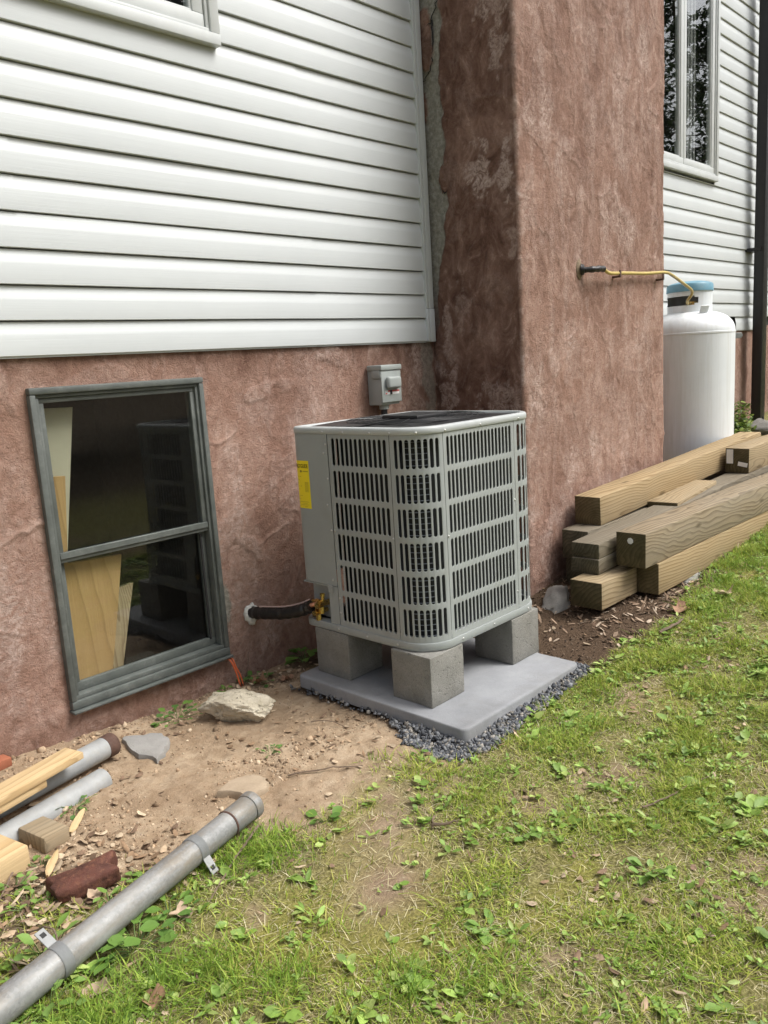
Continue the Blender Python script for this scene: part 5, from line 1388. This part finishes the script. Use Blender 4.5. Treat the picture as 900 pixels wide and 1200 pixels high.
# individual leafy plants
LEAF_ME = {}
def leaf_mesh(v):
    if v not in LEAF_ME:
        asp, c = [(.62, (.105, .205, .040)), (.80, (.135, .245, .045)), (.5, (.17, .29, .055)), (.95, (.085, .175, .04)), (.7, (.21, .34, .08))][v]
        V, T = leaves_np(np.zeros((1, 3)), np.zeros(1), np.zeros(1), np.ones(1), np.full(1, asp), .22, np.zeros(1))
        me = mesh_np("leaf", V, None, T, smooth=True); set_attr(me, "col", np.tile(np.array(c), (len(V), 1))); me.materials.append(M_LEAF); LEAF_ME[v] = me
    return LEAF_ME[v]
def plant(x, y, n, spread, L, h, kinds, label, seed, z=None, upright=.5):
    r = np.random.default_rng(seed); z = gz(x, y) if z is None else z
    root = empty("leafy_weed", (x, y, z)); tag(root, label, "plant")
    st = []
    for i in range(n):
        a = r.uniform(0, 2 * pi); d = spread * math.sqrt(r.uniform(0, 1)); px_, py_ = d * math.cos(a), d * math.sin(a); pz = h * r.uniform(.35, 1.0) * (1 - .5 * d / max(spread, 1e-3))
        zz = gz(x + px_, y + py_) - z + pz
        lf = bpy.data.objects.new("leaf", leaf_mesh(int(r.choice(kinds)))); s = L * r.uniform(.5, 1.05); lf.scale = (s, s, s)
        lf.location = (px_, py_, zz); lf.rotation_euler = (r.normal(0, .25), -r.uniform(-.1, upright), a + r.normal(0, .5)); link(lf, root)
        st.append(tube_np(smooth_path([(px_ * .3, py_ * .3, 0), (px_ * .7, py_ * .7, zz * .6), (px_, py_, zz)], 2), .0012, 4, False))
    obj("stem", mesh_np("stem", *merge(st), smooth=True), M_LEAFSTEM, root)
    return root
M_LEAFSTEM = simple("green_stem", (.12, .19, .05), .6, bd=0)
plant(-1.19, -.105, 22, .10, .034, .04, [0, 1, 3], "low green weed along the wall below the basement window", 1)
plant(-.50, -.085, 14, .055, .075, .085, [1, 3], "broad-leaved green weed in the corner between wall and concrete pad", 2)
plant(-.80, -.10, 18, .07, .035, .05, [0, 3], "small green weed behind the limestone rock", 3)
plant(-.93, -.07, 7, .03, .030, .035, [1], "tiny weed by the orange cable", 31)
plant(-1.97, -1.145, 30, .085, .050, .05, [1, 0], "round-leaved weed clump on the grass side of the long pipe", 4)
plant(-1.86, -1.115, 16, .06, .042, .035, [1, 0, 2], "leafy weed patch under the middle of the long pipe", 5)
plant(-2.13, -1.02, 12, .05, .050, .11, [2, 4], "tall bright weed in front of the near strap clamp", 6, None, .9)
plant(-2.19, -1.16, 14, .07, .045, .05, [2, 4], "bright weed at the lower left beside the pipe", 7)
plant(-1.83, -.945, 14, .05, .034, .03, [4, 2], "yellow-green weed between the rusty lump and the pipe", 8)
plant(-1.93, -.945, 10, .04, .034, .03, [4, 2], "small yellow-green weed left of the pipe's middle", 81)
plant(-1.785, -.46, 24, .06, .022, .03, [0, 3, 1], "small leafy weed growing against the half-buried pipe", 9)
plant(-1.985, -.66, 9, .03, .022, .025, [1, 4], "little weed at the foot of the wood chunk", 10)
plant(-2.07, -.70, 10, .04, .035, .04, [4, 1], "bright weed at the left edge below the pine offcut", 11)
plant(-2.08, -.80, 14, .05, .028, .03, [4, 2], "yellowish weed left of the rusty lump", 12)
plant(-1.555, -.995, 8, .03, .032, .04, [1, 2], "two-leaved seedling by the far strap clamp", 13)
plant(-1.33, -1.115, 7, .03, .040, .03, [0, 1], "lone weed on the bare earth right of the pipe end", 14)
plant(-.885, -1.105, 5, .02, .022, .03, [1], "tiny weed at the gravel edge beside the pad", 15)
plant(-1.17, -.66, 12, .04, .02, .02, [0, 3], "flat dull weed in the middle of the bare earth", 16)
for k_, (x_, y_, L_, lab) in enumerate([(-.62, -1.95, .055, "plantain rosette in the lawn near the lower right corner"), (-.95, -1.95, .05, "dandelion-like rosette right of the lower centre"), (-1.02, -1.62, .05, "bright rosette in the lawn below the concrete pad"), (-1.38, -1.75, .05, "leafy rosette at the bottom centre of the lawn"), (-.35, -1.75, .045, "green rosette in the lawn midway to the right edge")]):
    plant(x_, y_, 11, .03, L_, .012, [2, 4], lab, 60 + k_, None, .7)
# shrub and stones behind the timbers at the far right
def leaf_mass(center, rad, n, L, cols, seed):
    r = np.random.default_rng(seed); d = r.normal(size=(n, 3)); d /= np.linalg.norm(d, axis=1)[:, None]
    q = d * (r.uniform(.3, 1, n) ** .5)[:, None] * (1 + .35 * np.sin(d[:, 0] * 5 + seed) * np.cos(d[:, 2] * 4))[:, None]
    P = q * np.array(rad); P[:, 2] = np.abs(P[:, 2])
    LL = L * r.uniform(.6, 1.3, n)
    V, T = leaves_np(P + np.array(center), r.uniform(0, 2 * pi, n), r.uniform(-.4, 1.0, n), LL, LL * .5)
    me = mesh_np("foliage", V, None, T, smooth=True); set_attr(me, "col", np.repeat(pick(cols, n, .3), 10, axis=0)); return me
GSH = [(.10, .17, .03), (.15, .22, .04), (.20, .26, .06), (.07, .12, .025), (.28, .30, .10)]
def shrub(x, y, rad, n, L, label, seed):
    z = gz(x, y); r = empty("shrub", (x, y, z)); tag(r, label, "shrub")
    obj("foliage", leaf_mass((0, 0, .01), rad, n, L, GSH, seed), M_LEAF, r)
    obj("stems", mesh_np("stems", *merge([tube_np(smooth_path([(0, 0, -.02), (.3 * rad[0] * math.cos(a), .3 * rad[1] * math.sin(a), rad[2] * .4), (.7 * rad[0] * math.cos(a), .7 * rad[1] * math.sin(a), rad[2] * .7)], 3), .004, 5) for a in np.linspace(0, 6, 7)]), smooth=True), M_LEAFSTEM, r)
shrub(4.45, -.17, (.28, .13, .26), 900, .05, "low green shrub between the propane tank and the black downpipe", 3)
shrub(6.4, -.35, (.6, .3, .5), 900, .07, "green shrub at the right edge beyond the black downpipe", 4)
rock("rock", (4.80, -.30, gz(4.8, -.3) + .03), (.17, .12, .10), M_ROUGHC, "rounded grey stone at the foot of the black downpipe", "rock", 44, .4, .25)

# dead leaves large enough to pick out
def dead_leaf(x, y, s, label, seed, c=(.36, .25, .165)):
    r = np.random.default_rng(seed); n = 18; a = np.linspace(0, 2 * pi, n, endpoint=False)
    rad = s * (.62 + .38 * np.abs(np.cos(a * 2.5 + .3)) ** .6) * r.uniform(.85, 1.15, n)
    ring1 = np.c_[rad * np.cos(a), rad * np.sin(a) * .72, .35 * rad ** 2 / s * (1 + .8 * np.sin(a * 3 + seed))]
    ring2 = np.c_[.5 * rad * np.cos(a), .5 * rad * np.sin(a) * .72, .1 * rad]
    V = np.vstack([ring1, ring2, [(0, 0, .02 * s)]]); jj = np.arange(n); kk = (jj + 1) % n
    me = mesh_np("dead_leaf", V, np.c_[jj, kk, n + kk, n + jj], np.c_[n + jj, n + kk, np.full(n, 2 * n)], smooth=True)
    set_attr(me, "col", np.tile(np.array(c), (len(V), 1)) * r.uniform(.8, 1.15, (len(V), 1)))
    return tag(obj("dead_leaf", me, M_DRY, None, (x, y, gz(x, y) + .010), (r.normal(0, .25), r.normal(0, .25), r.uniform(0, 6))), label, "dead leaf", "dead leaves on the ground")
for k_, (x, y, s, lab) in enumerate([(-1.835, -1.14, .034, "pale brown dead leaf in the grass below the far strap clamp"), (-.80, -.13, .050, "curled brown dead leaf against the wall behind the limestone rock"), (-.70, -.20, .035, "small curled dead leaf beside the corner of the concrete pad"),
        (1.10, -1.36, .055, "pale dead leaf in the grass below the front timber"), (-2.10, -1.20, .035, "brown dead leaf lying against the near end of the long pipe"), (-2.03, -1.33, .035, "dead leaf near the bottom left corner"), (.80, -1.27, .05, "upturned dead leaf at the edge of the soil by the timbers"),
        (-2.26, -1.28, .035, "brown dead leaf at the very bottom left corner"), (-1.95, -.91, .026, "small pale dead leaf just below the rusty lump")]):
    dead_leaf(x, y, s, lab, 200 + k_, [(.40, .30, .21), (.30, .18, .11), (.33, .20, .13), (.46, .36, .24)][k_ % 4])
# twigs
def twig(pts, r, label, seed, c=(.13, .095, .065)):
    rr_ = np.random.default_rng(seed); P = smooth_path([(x, y, gz(x, y) + z) for x, y, z in pts], 5); P = P + rr_.normal(0, .0012, P.shape)
    o0_ = P[0].copy(); me = tube(P - o0_, np.linspace(r, r * .45, len(P)), 6)
    return tag(obj("twig", me, M_TWIG, None, o0_), label, "twig")
M_TWIG = simple("twig_bark", (.16, .115, .08), .85, var=.3, sc=60, bd=.0006)
twig([(-1.50, -1.02, .03), (-1.58, -1.05, .02), (-1.68, -1.10, .012), (-1.78, -1.16, .01)], .004, "thin bent twig lying beside the far strap clamp", 1)
twig([(-1.16, -1.39, .008), (-1.14, -1.43, .02), (-1.115, -1.455, .03)], .005, "short thick twig standing in the lawn below the pad", 2)
twig([(-1.13, -1.37, .01), (-1.17, -1.40, .008)], .004, "short twig lying flat in the lawn below the pad", 3)
twig([(-.72, -1.82, .012), (-.62, -1.86, .02), (-.50, -1.88, .012), (-.42, -1.92, .01)], .003, "thin grey twig in the lawn at the right", 4)
twig([(.50, -1.31, .012), (.60, -1.34, .022), (.70, -1.33, .015)], .008, "bleached stick at the edge of the soil by the timbers", 5)
twig([(-1.23, -.83, .01), (-1.12, -.93, .012), (-1.05, -1.0, .008)], .003, "fine twig lying across the bare earth", 6)
twig([(-2.14, -1.13, .02), (-2.12, -1.06, .10), (-2.15, -.98, .06), (-2.17, -.94, .02)], .0028, "dry stalk arching over the long pipe", 7)
twig([(-2.02, -.60, .01), (-2.06, -.66, .014), (-2.13, -.74, .01)], .0045, "dark twig below the pine offcut", 8)
twig([(-.80, -.03, .01), (-.79, -.045, .07), (-.775, -.035, .13)], .0025, "dry pale stalk leaning on the wall under the pipe hole", 9)
twig([(-.94, -.62, .012), (-.90, -.68, .022), (-.88, -.74, .01)], .0022, "pinkish root loop on the earth by the pad", 10)

# ================================================================== TREES ACROSS THE YARD (seen mirrored in the windows)
M_BARK = simple("bark", (.085, .065, .05), .9, var=.3, sc=12, bsc=30, bd=.01)
def tree(x, y, H, seed, label, conifer=True):
    r = np.random.default_rng(seed); root = empty("yard_tree", (x, y, gz(x, y) - .1)); tag(root, label, "tree", "trees across the yard")
    zt = np.linspace(0, H, 10); wob = np.c_[.12 * np.sin(zt * .5 + seed), .12 * np.cos(zt * .4 + seed), zt]
    parts_ = [tube_np(wob, np.linspace(.22, .03, 10), 9)]
    P = []; nb = 60
    for b_ in range(nb):
        t = .16 + .82 * (b_ + r.uniform(0, 1)) / nb; z = H * t; a = r.uniform(0, 2 * pi)
        L = (1.0 - t) ** .8 * H * .30 * r.uniform(.6, 1.15) if conifer else H * .26 * math.sin(pi * min(1, t * 1.02)) ** .6 * r.uniform(.5, 1.15)
        base = np.array([.12 * math.sin(z * .5 + seed), .12 * math.cos(z * .4 + seed), z]); rise = -.15 if conifer else .5
        pts = [base + np.array([math.cos(a) * L * s, math.sin(a) * L * s, rise * L * s + (-.1 if conifer else .05) * L * s * s]) for s in (0, .4, .75, 1)]
        parts_.append(tube_np(pts, [.035, .022, .012, .005], 5, False))
        m = int(75 + 110 * L / H * 3)
        s = r.uniform(.25, 1.0, m) ** .7
        q = np.array([base + np.array([math.cos(a) * L * k, math.sin(a) * L * k, rise * L * k - .05 * L * k * k]) for k in s]) + r.normal(0, .10 * L + .08, (m, 3)) * np.array([1, 1, .55])
        P.append(q)
    P = np.concatenate(P); n = len(P); LL = r.uniform(.16, .34, n)
    V, T = leaves_np(P, r.uniform(0, 2 * pi, n), r.uniform(-.7, .5, n), LL, LL * .45)
    me = mesh_np("crown", V, None, T, smooth=True); set_attr(me, "col", np.repeat(pick([(.030, .055, .022), (.045, .075, .03), (.06, .09, .035), (.025, .045, .02)], n, .25), 10, axis=0))
    obj("crown", me, M_LEAF, root); obj("trunk", mesh_np("trunk", *merge(parts_), smooth=True), M_BARK, root)
TL = "dark evergreen tree mirrored in the glass of the casement window beside the chimney"
for k_, (x, y, H) in enumerate([(19, -9, 14), (24, -11, 16), (29, -9.5, 15), (22, -14, 17), (33, -13, 17)]): tree(x, y, H, 300 + k_, TL)
TL2 = "leafy tree mirrored in the window above the left siding"
for k_, (x, y, H) in enumerate([(3.5, -12, 9), (9.5, -15, 10), (-2, -13, 11), (1.0, -14.5, 11)]): tree(x, y, H, 320 + k_, TL2, False)
